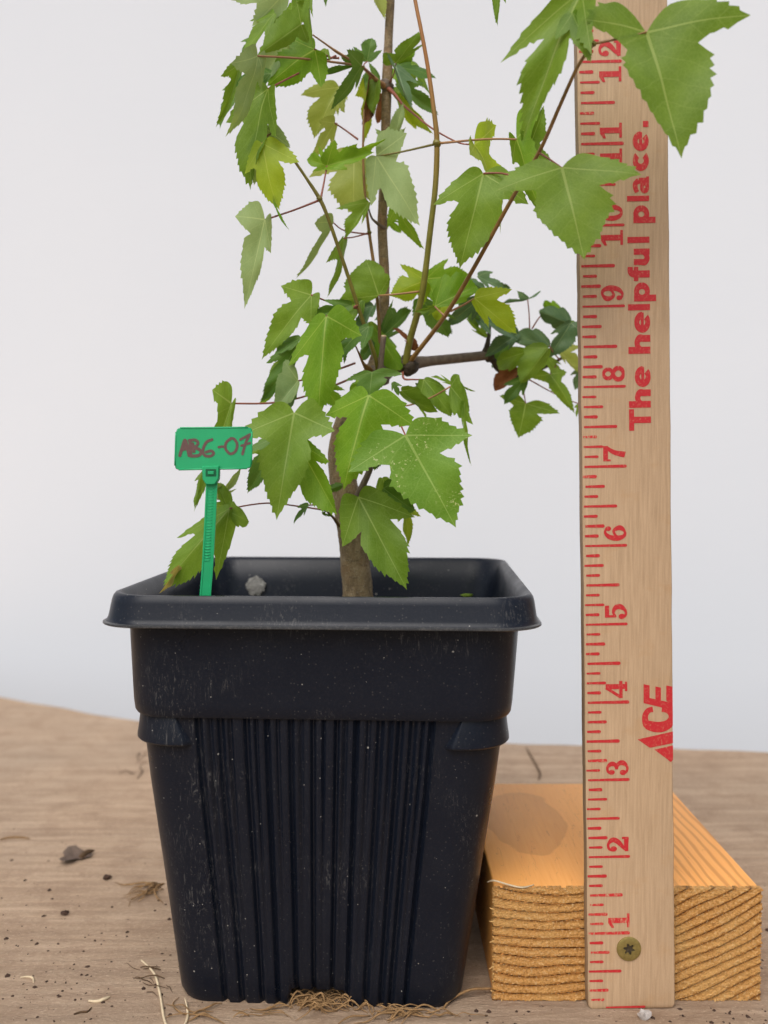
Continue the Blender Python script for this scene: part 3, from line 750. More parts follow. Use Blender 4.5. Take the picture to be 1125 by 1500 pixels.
strokes = [([(130, 318), (150, 250), (172, 192), (190, 250), (205, 318)], 26), ([(140, 275), (170, 265), (210, 262)], 24), ([(170, 225), (180, 262)], 26),
           ([(213, 195), (214, 260), (222, 322)], 26), ([(205, 196), (255, 192), (278, 215), (258, 246), (222, 256)], 24), ([(222, 256), (275, 262), (304, 290), (280, 318), (222, 322)], 26), ([(235, 222), (245, 285)], 26),
           ([(392, 188), (352, 205), (328, 240), (318, 285), (335, 318), (380, 322), (405, 300), (385, 280), (345, 290)], 23),
           ([(446, 250), (470, 245), (492, 246)], 19),
           ([(548, 178), (508, 212), (502, 262), (540, 304), (582, 282), (597, 230), (575, 186), (545, 178)], 22),
           ([(622, 188), (660, 168), (698, 146)], 20), ([(696, 150), (672, 200), (655, 250), (640, 306)], 22), ([(630, 238), (665, 228), (700, 216)], 18)]
def tag_print(name, sts, m, parent, y):
    polys = []
    for pts, wd in sts:
        q = [tg(*p) for p in pts]; polys += stroke(q, wd * 0.18, 5); polys += disc(q[0][0], q[0][1], wd * .09, 10); polys += disc(q[-1][0], q[-1][1], wd * .09, 10)
    v, f = union(polys)
    return meshobj(name, [P(a[0], a[1], y) for a in v], f, m, parent, smooth=False)
tag_print('handwriting', strokes, M['marker'], pl, TY - 0.004)
# ratchet head below the flag
hd = plate('ratchet_head', [P(297, 683, TY), P(322, 682, TY), P(321.5, 702, TY), P(316, 710, TY), P(303, 710, TY), P(298, 702, TY)], 0.02, TY - 0.07, TY + 0.06, M['green'], lab)
M['green_dark'] = simple('green_slot', (0.006, 0.10, 0.04), 0.6, 0.3, 0, 0.1, 5)
plate('slot', [P(301, 687, TY - .07), P(317, 687, TY - .07), P(317, 698, TY - .07), P(301, 698, TY - .07)], 0.008, TY - 0.074, TY - 0.06, M['green_dark'], hd)
plate('pawl', [P(304.5, 690, TY - .07), P(313.5, 690, TY - .07), P(313.5, 695, TY - .07), P(304.5, 695, TY - .07)], 0.008, TY - 0.088, TY - 0.066, M['green'], hd)
# strap: slightly curved strip with raised edges going down into the soil
path = [(310.5, 706, TY), (309, 740, TY + .01), (306.5, 790, TY + .03), (303.5, 840, TY + .05), (301, 872, TY + .06), (298, 930, TY + .08), (294, 985, TY + .1)]
sm = catmull(path, 5); V, Fc = [], []
for k, (x, y, yy) in enumerate(sm):
    wd = 0.071; c = P(x, y, yy)
    for dx, dy in ((-wd, .0), (-wd, -.02), (-wd * .72, -.022), (-wd * .66, -.014), (wd * .66, -.014), (wd * .72, -.022), (wd, -.02), (wd, .0)): V.append(c + Vector((dx, dy, 0)))
for i in range(len(sm) - 1):
    for k in range(8): Fc.append((i * 8 + k, i * 8 + (k + 1) % 8, i * 8 + 8 + (k + 1) % 8, i * 8 + 8 + k))
Fc.append(tuple(range(8))); Fc.append(tuple(range((len(sm) - 1) * 8, len(sm) * 8)))
strap = sharp(meshobj('strap', V, Fc, M['green'], lab), 35)
V, Fc = [], []
for k in range(26):
    y = 716 + k * 4.2; xx = 310.2 - (y - 706) * .058
    a = P(xx - 4.2, y, TY - .012 + .00035 * (y - 706)); b = P(xx + 4.2, y, TY - .012 + .00035 * (y - 706))
    a.y -= .0; tube_geo([a, b], [.008, .008], 5, 1, 0, V, Fc)
meshobj('tooth_row', V, Fc, M['green'], strap)

# ================================================================== the maple
TREE = Vector((P(522, 872, 13.85).x, 13.85, 4.40))
tree = empty('maple_sapling', TREE)
tag(tree, 'young maple tree with green three-lobed leaves growing in the black pot', 'tree')
def px_tube(name, pts, m, parent, seg=8, n=6, jit=0.0, r2=True):
    """pts: (px, py, Y, width in photo pixels)"""
    q = [P(a, b, Y) for a, b, Y, wd in pts]; rad = [wd * scale_at(Y) / 2 for a, b, Y, wd in pts]
    V, Fc = tube_geo(q, rad, seg, n, jit)
    return meshobj(name, V, Fc, m, parent)
px_tube('trunk', [(521, 960, 13.85, 52), (523, 905, 13.85, 49), (524, 865, 13.85, 45), (521, 835, 13.85, 44), (517, 790, 13.85, 43), (508, 735, 13.85, 42), (501, 690, 13.87, 40), (500, 655, 13.9, 37), (512, 610, 13.95, 36), (535, 570, 14.0, 36), (551, 540, 14.0, 30), (558, 505, 14.05, 20), (562, 460, 14.1, 16), (563, 400, 14.1, 14.5), (560, 330, 14.15, 14), (564, 230, 14.2, 13.5), (566, 150, 14.2, 14), (567, 118, 14.2, 15), (569, 60, 14.2, 12.5), (572, 0, 14.2, 12), (575, -70, 14.2, 11)], M['bark'], tree, 16, 7, 0.05)
BR = [
 ('branch', [(520, 735, 13.75, 12), (531, 712, 13.6, 10), (541, 690, 13.5, 9), (546, 672, 13.4, 7)], 'bark2'),
 ('branch', [(548, 560, 13.9, 10), (556, 545, 13.7, 9), (559, 520, 13.62, 8), (562, 493, 13.55, 8)], 'bark2'),
 ('branch', [(555, 545, 14.0, 22), (578, 538, 14.0, 20), (600, 533, 14.05, 22), (630, 529, 14.2, 15), (690, 523, 14.5, 14), (716, 520, 14.65, 14)], 'bark2'),
 ('branch', [(706, 524, 14.6, 9), (713, 508, 14.6, 8), (716, 492, 14.6, 6), (717, 472, 14.6, 5.5)], 'dark_twig'),
 ('branch', [(712, 521, 14.65, 11), (724, 530, 14.7, 9), (729, 540, 14.75, 8), (750, 551, 14.85, 6), (784, 543, 14.95, 6), (808, 533, 15.0, 5), (827, 522, 15.05, 4)], 'dark_twig'),
 ('branch', [(598, 533, 13.95, 9), (612, 515, 13.7, 7), (655, 458, 13.1, 6.5), (700, 382, 12.4, 6.2), (745, 300, 11.8, 6), (790, 222, 11.3, 5.6), (820, 155, 11.0, 5.4), (846, 98, 10.75, 5), (868, 66, 10.6, 5)], 'brown_shoot'),
 ('branch', [(594, 534, 13.9, 11), (600, 500, 13.75, 10), (618, 432, 13.45, 9.2), (630, 340, 13.2, 8.6), (638, 270, 13.05, 8.2), (640, 208, 12.95, 8), (636, 165, 12.9, 6.8), (627, 100, 12.85, 6), (617, 45, 12.8, 5.6), (608, 0, 12.8, 5.4), (598, -60, 12.8, 5)], 'shoot'),
 ('branch', [(554, 548, 13.8, 7), (549, 522, 13.6, 6.5), (528, 460, 13.4, 6), (505, 390, 13.2, 5.6), (480, 318, 13.0, 5.4), (468, 291, 12.95, 6), (450, 263, 12.9, 4.4), (433, 238, 12.85, 4.2), (412, 207, 12.8, 3.6), (392, 188, 12.75, 3)], 'olive'),
 ('branch', [(557, 520, 13.9, 5), (555, 470, 13.85, 5), (549, 400, 13.8, 5), (541, 342, 13.75, 4.6), (535, 290, 13.7, 4), (532, 235, 13.65, 3.6), (532, 200, 13.6, 3), (533, 160, 13.6, 2.5)], 'brown_shoot'),
 ('branch', [(566, 128, 14.15, 9), (550, 116, 13.95, 6), (533, 100, 13.8, 4.5), (520, 92, 13.7, 3.6), (505, 83, 13.5, 4), (492, 75, 13.4, 4), (482, 68, 13.35, 2.8), (458, 51, 13.2, 2.2)], 'petiole_pale'),
 ('branch', [(567, 128, 14.15, 8), (578, 138, 14.0, 5), (590, 153, 13.8, 3.6), (605, 166, 13.6, 3), (630, 186, 13.3, 2.6), (655, 201, 13.1, 2.4), (675, 210, 12.9, 2.2), (694, 212, 12.8, 2)], 'petiole'),
 ('branch', [(563, 335, 14.1, 6), (550, 325, 14.0, 4), (544, 318, 14.0, 3), (538, 300, 13.95, 2.5)], 'bark2'),
 ('branch', [(508, 775, 13.85, 5), (497, 770, 13.6, 5), (488, 758, 13.3, 4), (478, 748, 13.1, 3)], 'brown_shoot'),
 ('branch', [(545, 545, 13.95, 14), (538, 540, 13.8, 9), (531, 530, 13.6, 4), (526, 518, 13.5, 3), (520, 505, 13.4, 2)], 'brown_shoot'),
 ('branch', [(590, 545, 13.9, 3.5), (592, 555, 13.6, 3), (606, 556, 13.5, 2.4), (622, 556, 13.4, 2)], 'petiole'),
]
for nm, pts, mt in BR: px_tube(nm, pts, M[mt], tree, 8, 6, 0.04)
# pale cut end of the pruned stub
cst = P(562, 492.5, 13.55); V, Fc = tube_geo([cst - Vector((0, 0, .01)), cst + Vector((0.002, 0, .012))], [.038, .034], 10, 1); meshobj('cut_end', V, Fc, M['cut'], tree)
# bud nodes
for (x, y, Y, wd) in ((640, 210, 12.95, 13), (468, 291, 12.95, 9), (566, 126, 14.17, 21), (598, 535, 13.98, 30), (870, 64, 10.6, 8), (541, 340, 13.75, 7), (556, 548, 13.95, 34), (716, 521, 14.65, 18)):
    c = P(x, y, Y); r = wd * scale_at(Y) / 2
    V, Fc = tube_geo([c + Vector((-.3 * r, 0, -r)), c + Vector((-.05 * r, 0, -.5 * r)), c, c + Vector((0, 0, .5 * r)), c + Vector((.2 * r, 0, r))], [r * .25, r * .82, r, r * .8, r * .25], 9, 3, 0.16 if wd < 20 else 0.42)
    meshobj('node', V, Fc, M['olive'] if y in (210, 291, 64, 340) else M['dark_twig'] if y in (535, 521) else M['bark2'], tree)

# ---- leaf templates: outline with forward teeth, triangulated once each
def half_outline(rng, kind):
    k = lambda v, a=.03: v + rng.uniform(-a, a)
    if kind == 'round':
        basal = [(0, 0), (.09, -.055), (.22, -.07), (.37, .01), (k(.47, .02), k(.14, .02)), (k(.51, .02), .23)]
        low = [(.51, .23), (k(.455, .01), k(.29, .01)), (k(.40, .02), k(.35, .02))]
        cen = [low[-1], (k(.40, .02), .48), (k(.33, .02), .65), (.19, .82), (.06, .935), (0, 1.0)]
    elif kind == 'narrow':
        basal = [(0, 0), (.07, -.06), (k(.17, .02), k(-.085, .015)), (k(.31, .02), k(-.02, .02)), (k(.44, .015), k(.085, .015)), (.58, .22)]
        low = [(.58, .22), (.45, k(.225, .012)), (k(.32, .02), k(.215, .02)), (k(.185, .025), k(.26, .04))]
        cen = [low[-1], (k(.225, .02), k(.37, .02)), (k(.235, .02), k(.49)), (k(.19, .02), k(.63, .02)), (k(.12, .015), .77), (.045, .89), (.016, .955), (0, 1.0)]
    else:
        basal = [(0, 0), (.08, -.075), (k(.19, .02), k(-.11, .015)), (k(.33, .02), k(-.045, .02)), (k(.45, .015), k(.075, .015)), (.58, .22)]
        low = [(.58, .22), (.47, k(.238, .012)), (k(.36, .02), k(.235, .02)), (k(.235, .03), k(.27, .04))]
        cen = [low[-1], (k(.285, .02), k(.37, .02)), (k(.295, .02), k(.48)), (k(.24, .02), k(.63, .02)), (k(.155, .015), .77), (.06, .89), (.02, .955), (0, 1.0)]
    def toothed(pts, amp, start=0.0, sp=.075):
        c = catmull(pts, 10)
        L = [0]
        for a, b in zip(c, c[1:]): L.append(L[-1] + math.hypot(b[0] - a[0], b[1] - a[1]))
        tot = L[-1]
        def at(s):
            for i in range(len(L) - 1):
                if L[i + 1] >= s - 1e-9:
                    t_ = (s - L[i]) / max(1e-9, L[i + 1] - L[i]); a, b = c[i], c[i + 1]
                    d = (b[0] - a[0], b[1] - a[1]); l = math.hypot(*d) or 1e-9
                    return (a[0] + d[0] * t_, a[1] + d[1] * t_), (d[1] / l, -d[0] / l)
            return c[-1], (0, 0)
        out = []; s = 0.0
        nst = max(3, int(tot / sp))
        step = tot / nst
        for i in range(nst):
            p, nn = at(i * step); out.append(p)
            f = i * step / tot
            if f >= start and f < .86 and i < nst - 1:
                q, nn = at((i + 0.80 + rng.uniform(-.08, .08)) * step); am = amp * rng.uniform(.35, 1.5)
                # outward = away from the midrib side of travel
                out.append((q[0] + nn[0] * am, q[1] + nn[1] * am))
            else:
                q, nn = at((i + .5) * step); out.append(q)
        return out
    A = .027 if kind != 'round' else .020
    o = toothed(basal, A, .45) + toothed(low, A * .7, .15) + toothed(cen, A, .05) + [(0, 1.0)]
    return o
def make_template(seed, kind):
    rng = random.Random(seed)
    Rr = half_outline(rng, kind); Ll = half_outline(rng, kind)
    poly = Rr + [(-x, y) for x, y in Ll[::-1][1:-1]]
    # the interior points
    def inside(x, y):
        c = False; n = len(poly)
        for i in range(n):
            x1, y1 = poly[i]; x2, y2 = poly[(i + 1) % n]
            if (y1 > y) != (y2 > y) and x < (x2 - x1) * (y - y1) / (y2 - y1) + x1: c = not c
        return c
    pts = [Vector(p) for p in poly]; nb = len(pts)
    mids = []
    for j in range(1, 18): mids.append((0.0, j / 18))
    g = []
    for j in range(-1, 18):
        for i in range(1, 10):
            for s in (-1, 1):
                x = s * i * .062; y = j * .058 + (.029 if i % 2 else 0)
                if inside(x, y) and min((x - p[0]) ** 2 + (y - p[1]) ** 2 for p in poly) > .0009: g.append((x, y))
    pts += [Vector(p) for p in mids + g]
    r = delaunay_2d_cdt(pts, [(i, (i + 1) % nb) for i in range(nb)], [], 1, 1e-5)
    vs = [(v.x, v.y) for v in r[0]]
    fs = []
    for f in r[2]:
        cx = sum(vs[i][0] for i in f) / len(f); cy = sum(vs[i][1] for i in f) / len(f)
        if inside(cx, cy): fs.append(tuple(f))
    return vs, fs
TPL = {k: [make_template(s * 13 + h_, k) for s in range(1, nn + 1)] for h_, (k, nn) in enumerate((('tri', 11), ('narrow', 9), ('round', 5)))}
lr = random.Random(21)
LX, LY = .58, .22
LEAVES = []
def leaf(B, T, L, R, Y, m='mid', kind='tri', dT=0.0, dL=None, dR=None, bow=None, pet=None, pw=2.6, pm='petiole', curl=0.0):
    """B base, T tip, L and R side-lobe tips in photo pixels; Y distance of the base, dT dL dR how much farther the tips lie"""
    B3 = P(B[0], B[1], Y); T3 = P(T[0], T[1], Y + dT)
    LT = max((T3 - B3).length, .12)
    def lobe(q, d, sg):
        p = P(q[0], q[1], Y)
        if d is None:
            want = .56 * LT; have = (p - B3).length
            d = sg * min(.30 * LT, math.sqrt(max(0, want * want - have * have)))
        return P(q[0], q[1], Y + d)
    sg = lr.choice((-1, 1))
    L3 = lobe(L, dL, sg); R3_ = lobe(R, dR, -sg if kind != 'fold' else sg)
    if kind == 'fold': kind = 'narrow'
    vs, fs = lr.choice(TPL[kind])
    tv = T3 - B3; rv = R3_ - B3; lv = L3 - B3
    nrm = tv.cross(R3_ - L3)
    if nrm.length < 1e-6: nrm = Vector((0, -1, 0))
    nrm.normalize()
    if nrm.y > 0: nrm = -nrm
    bw = lr.uniform(.03, .10) if bow is None else bow
    fold = lr.uniform(.02, .26) * lr.choice((1, 1, 1, -1))
    ph1, ph2 = lr.uniform(0, 6.3), lr.uniform(0, 6.3)
    V = []
    for x, y in vs:
        b = abs(x) / LX; a = y - LY * b
        p = B3 + tv * a + (rv if x > 0 else lv) * b
        cl = max(0, y) * (1 - max(0, min(1, y)))
        d = 4 * bw * cl - .16 * bw * 2 * (b * b) + .022 * math.sin(9 * y + ph1) * min(1, b * 2.2) + .010 * math.sin(7 * x + 11 * y + ph2)
        p = p + nrm * ((d + fold * (min(b, 1) - .45 * b * b) - fold * .35 * max(0, y) * (1 - max(0, y))) * LT)
        if curl and y > .6: p = p + Vector((curl * (y - .6) ** 2 * LT, 0, 0))
        V.append(p)
    o = meshobj('leaf', V, fs, M[m], tree, True, uv=vs)
    LEAVES.append(o)
    if pet:
        pts = [(B[0], B[1], Y)] if len(pet[0]) == 3 else []
        e = pet
        q = [Vector(B3)]
        for k, t_ in enumerate(e): q.append(P(t_[0], t_[1], t_[2]))
        if len(q) == 2:
            m_ = (q[0] + q[1]) / 2; m_.z += lr.uniform(-.02, .03); q.insert(1, m_)
        r = pw * scale_at(Y) / 2
        Vt, Ft = tube_geo(q, [r * .85] + [r * .9] * (len(q) - 2) + [r * 1.15], 6, 5)
        meshobj('petiole', Vt, Ft, M[pm], o)
    return o
# ---- crown, upper left
leaf((418, -12), (318, -30), (368, 36), (360, -75), 12.9, 'pale', dT=.1)
leaf((441, 36), (376, 82), (450, 64), (428, -25), 12.75, 'mid', dT=-.1, bow=.05)
leaf((455, -30), (459, 74), (441, 12), (468, 30), 12.6, 'mid', 'narrow')
leaf((461, 72), (391, 127), (469, 126), (408, 46), 12.95, 'fresh', dT=.15, pet=[(484, 84, 13.35), (497, 85, 13.4)], pw=3)
leaf((402, 20), (354, 85), (370, 38), (392, 75), 12.9, 'mid', 'narrow')
leaf((377, 82), (331, 201), (330, 92), (374, 128), 12.45, 'pale', 'tri', dT=-.1, dR=.25, pet=[(445, 86, 12.9), (520, 95, 13.7)], pw=3.6, pm='petiole_pale')
leaf((352, 92), (315, 187), (318, 112), (343, 150), 12.9, 'mid', 'narrow')
leaf((393, 130), (366, 278), (328, 178), (402, 200), 12.65, 'mid', dT=.1, dL=.05, pet=[(440, 106, 13.0), (492, 82, 13.4)], pw=3.2)
leaf((396, 108), (345, 125), (378, 100), (372, 140), 12.8, 'dark', 'round')
leaf((432, 58), (384, 114), (394, 68), (418, 108), 13.1, 'pale', 'round')
leaf((388, 187), (372, 272), (360, 226), (426, 218), 12.75, 'pale', dT=.1)
leaf((384, 210), (405, 308), (360, 256), (440, 239), 12.5, 'bright', 'tri', dL=.1, dR=-.05, pet=[(394, 197, 12.7), (405, 199, 12.8)], curl=.3)
leaf((400, 292), (425, 339), (402, 304), (406, 302), 12.5, 'fresh', 'narrow', dL=.02, dR=-.02)
leaf((388, 322), (358, 453), (344, 320), (396, 374), 12.7, 'pale', 'tri', dL=0, dR=.1, pet=[(430, 308, 12.85), (466, 294, 12.95)], pw=3)
leaf((410, 200), (424, 236), (425, 213), (400, 222), 12.9, 'pale', 'narrow')
# ---- crown, upper middle round the trunk
leaf((545, -45), (564, 29), (532, -12), (578, -10), 14.0, 'olive_leaf', 'narrow')
leaf((478, -40), (477, 11), (468, -10), (488, -8), 13.5, 'dark', 'narrow')
leaf((735, -32), (729, 39), (721, -4), (747, 10), 12.5, 'mid', 'narrow')
leaf((497, 128), (460, 204), (444, 145), (508, 170), 14.1, 'olive_leaf', dT=.05)
leaf((490, 180), (451, 238), (464, 176), (483, 216), 13.8, 'olive_leaf', 'narrow', pet=[(505, 190, 13.8), (524, 204, 13.65)])
leaf((536, 122), (531, 214), (514, 142), (549, 152), 14.3, 'bright', 'narrow')
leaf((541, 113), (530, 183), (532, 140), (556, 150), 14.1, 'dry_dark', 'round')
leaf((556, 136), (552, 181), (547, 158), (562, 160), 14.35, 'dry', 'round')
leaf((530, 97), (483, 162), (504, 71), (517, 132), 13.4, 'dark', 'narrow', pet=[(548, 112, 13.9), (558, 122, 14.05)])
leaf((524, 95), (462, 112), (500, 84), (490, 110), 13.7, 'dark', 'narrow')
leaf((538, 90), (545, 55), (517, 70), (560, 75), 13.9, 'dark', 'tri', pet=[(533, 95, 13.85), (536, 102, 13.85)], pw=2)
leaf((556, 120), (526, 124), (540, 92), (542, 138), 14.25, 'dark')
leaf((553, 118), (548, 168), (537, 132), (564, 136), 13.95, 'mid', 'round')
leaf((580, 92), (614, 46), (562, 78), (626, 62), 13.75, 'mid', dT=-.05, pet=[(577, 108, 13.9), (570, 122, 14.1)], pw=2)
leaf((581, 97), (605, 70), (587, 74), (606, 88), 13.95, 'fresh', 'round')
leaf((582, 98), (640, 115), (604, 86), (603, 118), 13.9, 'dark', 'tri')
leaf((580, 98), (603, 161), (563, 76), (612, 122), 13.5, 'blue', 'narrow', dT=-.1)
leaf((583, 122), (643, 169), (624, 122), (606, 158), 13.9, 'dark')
leaf((577, 100), (590, 128), (575, 118), (594, 112), 14.2, 'fresh', 'round')
leaf((586, 140), (635, 197), (606, 145), (587, 178), 14.1, 'bright', 'narrow')
leaf((575, 130), (600, 150), (582, 148), (595, 128), 14.15, 'mid', 'round')
leaf((572, 216), (590, 150), (548, 189), (594, 186), 13.6, 'pale', 'narrow')
leaf((551, 229), (615, 331), (543, 302), (596, 196), 13.2, 'pale', dL=.0, dR=.05, bow=.03, pet=[(590, 222, 13.15), (638, 211, 12.97)], pw=3, pm='olive')
leaf((500, 224), (567, 203), (522, 204), (530, 222), 13.12, 'fresh', 'narrow')
leaf((479, 243), (449, 234), (466, 214), (458, 252), 13.15, 'fresh', 'tri', dL=0, dR=0)
leaf((479, 243), (549, 223), (492, 206), (510, 250), 13.1, 'fresh', 'tri', dT=-.1, dL=-.05, dR=.0, pet=[(474, 270, 13.05), (470, 290, 12.97)], pw=3)
leaf((519, 222), (518, 316), (452, 261), (552, 282), 13.75, 'olive_leaf', dT=.0, bow=.06)
leaf((541, 297), (506, 350), (492, 309), (530, 332), 13.5, 'mid', 'narrow', pet=[(540, 304, 13.7)])
leaf((488, 326), (433, 410), (468, 332), (478, 356), 13.6, 'pale', 'narrow', pet=[(505, 338, 13.7), (540, 343, 13.75)], pw=2.2)
leaf((504, 349), (478, 438), (471, 384), (498, 378), 13.45, 'mid', 'narrow', pet=[(520, 347, 13.65), (541, 341, 13.75)], pw=2.2)
leaf((582, 300), (623, 366), (569, 328), (612, 322), 13.7, 'fresh', 'narrow')
leaf((560, 240), (575, 300), (548, 268), (592, 260), 13.9, 'mid', 'tri')
# ---- upper right shoot
leaf((947, 47), (998, 233), (856, 34), (1098, 26), 10.5, 'mid', dT=-.15, dL=.1, dR=-.1, bow=.04, pet=[(915, 55, 10.5), (870, 64, 10.6)], pw=3.4, pm='brown_shoot')
leaf((852, -14), (767, 206), (738, 103), (869, 90), 10.8, 'mid', 'narrow', dT=.1, dL=.15, dR=-.2, bow=.07)
leaf((838, 20), (866, 92), (812, 60), (872, 40), 10.65, 'mid', 'narrow', dT=-.1)
leaf((757, 204), (800, 332), (754, 240), (797, 155), 12.0, 'fresh', dT=-.2, dR=-.1, pet=[(710, 204, 12.5), (642, 210, 12.93)], pw=3.4, pm='petiole_pale')
leaf((775, 215), (797, 154), (760, 190), (806, 236), 12.1, 'mid', 'narrow')
leaf((823, 246), (856, 381), (727, 286), (938, 263), 11.0, 'mid', dT=-.15, dL=.1, dR=-.15, bow=.05, pet=[(806, 234, 11.1), (790, 224, 11.3)], pw=3)
leaf((708, 254), (673, 394), (634, 304), (772, 303), 12.2, 'mid', dT=.05, pet=[(735, 254, 12.1), (766, 262, 11.6)], pw=3)
leaf((695, 212), (734, 343), (686, 228), (724, 185), 12.75, 'bright', 'narrow', dT=-.1)
# ---- middle, left of the trunk
leaf((456, 432), (383, 527), (412, 420), (456, 478), 12.9, 'mid', 'tri', dL=.0, dR=.0, pet=[(490, 445, 13.1), (526, 452, 13.38)], pw=3)
leaf((478, 463), (466, 614), (420, 532), (529, 488), 12.5, 'fresh', 'tri', dT=-.1, dL=.0, dR=.0, bow=.04, pet=[(500, 458, 12.9), (524, 447, 13.36)], pw=3)
leaf((555, 433), (536, 380), (490, 443), (572, 404), 13.55, 'mid', 'round', dL=.0, dR=.1, pet=[(580, 431, 13.4), (614, 427, 13.46)], pw=2.8, pm='petiole_pale')
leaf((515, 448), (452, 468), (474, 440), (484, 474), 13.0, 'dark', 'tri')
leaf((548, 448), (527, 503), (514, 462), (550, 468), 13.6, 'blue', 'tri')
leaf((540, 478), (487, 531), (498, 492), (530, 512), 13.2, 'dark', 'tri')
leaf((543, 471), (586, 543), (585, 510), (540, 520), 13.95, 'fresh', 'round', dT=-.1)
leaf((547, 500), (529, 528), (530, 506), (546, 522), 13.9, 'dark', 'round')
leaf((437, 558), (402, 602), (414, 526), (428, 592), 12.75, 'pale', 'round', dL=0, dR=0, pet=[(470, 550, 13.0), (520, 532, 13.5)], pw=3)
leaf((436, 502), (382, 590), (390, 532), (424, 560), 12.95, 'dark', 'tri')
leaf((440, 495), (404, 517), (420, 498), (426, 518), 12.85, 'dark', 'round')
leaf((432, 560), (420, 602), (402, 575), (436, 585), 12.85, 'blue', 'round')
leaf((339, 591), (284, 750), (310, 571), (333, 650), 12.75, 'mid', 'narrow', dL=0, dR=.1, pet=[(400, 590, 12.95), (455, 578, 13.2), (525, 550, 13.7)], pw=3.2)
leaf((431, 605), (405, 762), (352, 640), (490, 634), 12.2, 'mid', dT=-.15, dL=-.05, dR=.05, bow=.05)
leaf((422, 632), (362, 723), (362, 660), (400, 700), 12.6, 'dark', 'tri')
leaf((436, 648), (494, 755), (420, 728), (485, 678), 12.4, 'fresh', dT=-.1, dL=0, dR=0)
leaf((452, 740), (430, 768), (438, 745), (448, 758), 13.1, 'dark', 'narrow', pet=[(480, 742, 13.2)])
leaf((472, 752), (487, 756), (478, 748), (480, 757), 13.1, 'dark', 'narrow')
# ---- low left leaf over the pot edge
leaf((336, 745), (239, 858), (258, 788), (316, 850), 12.35, 'mid', 'tri', dT=-.15, dL=.0, dR=.0, bow=.04, pet=[(390, 737, 12.9), (440, 742, 13.2), (480, 748, 13.2)], pw=2.8)
leaf((334, 748), (365, 764), (343, 732), (350, 775), 12.4, 'mid', 'round', dL=0, dR=0)
leaf((334, 745), (316, 706), (318, 728), (340, 722), 12.45, 'mid', 'round')
leaf((318, 730), (353, 684), (322, 705), (346, 715), 12.55, 'pale', 'narrow')
leaf((262, 830), (233, 870), (246, 838), (256, 852), 12.18, 'tip', 'narrow')
# ---- middle front
leaf((545, 545), (541, 581), (506, 558), (590, 549), 12.7, 'dark', dL=0, dR=0, bow=.02)
leaf((538, 556), (512, 572), (520, 556), (530, 572), 12.85, 'fresh', 'round')
leaf((575, 560), (584, 580), (574, 574), (590, 566), 12.9, 'dark', 'narrow')
leaf((540, 579), (503, 718), (474, 606), (608, 622), 12.3, 'fresh', dT=-.15, dL=.1, dR=.0, bow=.06)
leaf((594, 638), (668, 773), (510, 693), (690, 640), 12.05, 'spotted', dT=-.1, dL=.0, dR=.1, bow=.04, pet=[(588, 625, 12.4), (575, 600, 13.2)], pw=3)
leaf((525, 728), (596, 864), (502, 802), (608, 759), 12.5, 'mid', dT=-.2, dL=-.05, dR=.0, bow=.04)
leaf((562, 715), (608, 748), (586, 701), (572, 752), 12.85, 'dark', 'round')
leaf((590, 735), (597, 801), (582, 765), (616, 757), 13.0, 'bright', 'narrow')
leaf((502, 711), (480, 717), (490, 706), (492, 722), 13.2, 'dark', 'round')
# ---- small leaves right of the trunk
leaf((621, 556), (661, 611), (614, 582), (654, 570), 13.3, 'mid', 'round', dL=.0)
leaf((588, 573), (642, 604), (616, 564), (604, 590), 13.2, 'mid', 'round')
leaf((663, 563), (630, 552), (645, 548), (648, 560), 13.3, 'mid', 'narrow')
leaf((660, 566), (688, 602), (664, 614), (673, 546), 13.0, 'mid', 'round', dL=0, dR=0, pet=[(630, 583, 13.2), (597, 594, 13.5), (585, 590, 13.7)], pw=2.8, pm='petiole_pale')
leaf((680, 590), (691, 683), (684, 625), (699, 622), 12.95, 'mid', 'narrow', dL=.05, dR=-.05)
leaf((680, 566), (697, 573), (686, 566), (688, 571), 13.1, 'mid', 'narrow')
leaf((602, 580), (626, 618), (606, 595), (618, 600), 13.35, 'mid', 'narrow')
# ---- right, above the side branch
leaf((623, 411), (571, 434), (586, 386), (618, 450), 13.6, 'bright', 'tri', dL=0, dR=0)
leaf((625, 408), (692, 406), (656, 380), (642, 448), 13.7, 'fresh', 'tri', dL=0, dR=0)
leaf((637, 449), (699, 420), (652, 398), (688, 444), 13.25, 'fresh', 'round', dL=.1, dR=0, pet=[(646, 458, 13.15), (652, 463, 13.12)], pw=3, pm='petiole_pale')
leaf((640, 449), (606, 456), (622, 448), (626, 463), 13.3, 'mid', 'narrow')
leaf((655, 432), (640, 470), (632, 448), (664, 452), 13.65, 'bright', 'round')
leaf((695, 437), (757, 489), (750, 424), (716, 480), 12.9, 'bright', dL=0, dR=.1, bow=.05, pet=[(680, 446, 12.95), (660, 456, 13.05)], pw=3, pm='petiole_pale')
leaf((556, 498), (604, 453), (577, 438), (592, 484), 14.0, 'dark', 'narrow', dT=-.05)
leaf((618, 438), (657, 495), (606, 474), (670, 470), 13.9, 'dark', dL=0, dR=0)
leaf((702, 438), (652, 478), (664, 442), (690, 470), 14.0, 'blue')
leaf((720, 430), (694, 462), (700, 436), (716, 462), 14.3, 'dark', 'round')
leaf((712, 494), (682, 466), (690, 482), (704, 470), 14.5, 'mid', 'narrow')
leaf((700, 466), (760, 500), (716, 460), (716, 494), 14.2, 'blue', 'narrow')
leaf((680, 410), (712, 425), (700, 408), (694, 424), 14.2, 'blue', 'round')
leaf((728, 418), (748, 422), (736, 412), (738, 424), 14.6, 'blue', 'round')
leaf((773, 439), (732, 444), (756, 420), (790, 420), 14.6, 'blue', 'narrow', dL=0, dR=.1, pet=[(775, 460, 14.7), (776, 486, 14.8)], pw=2)
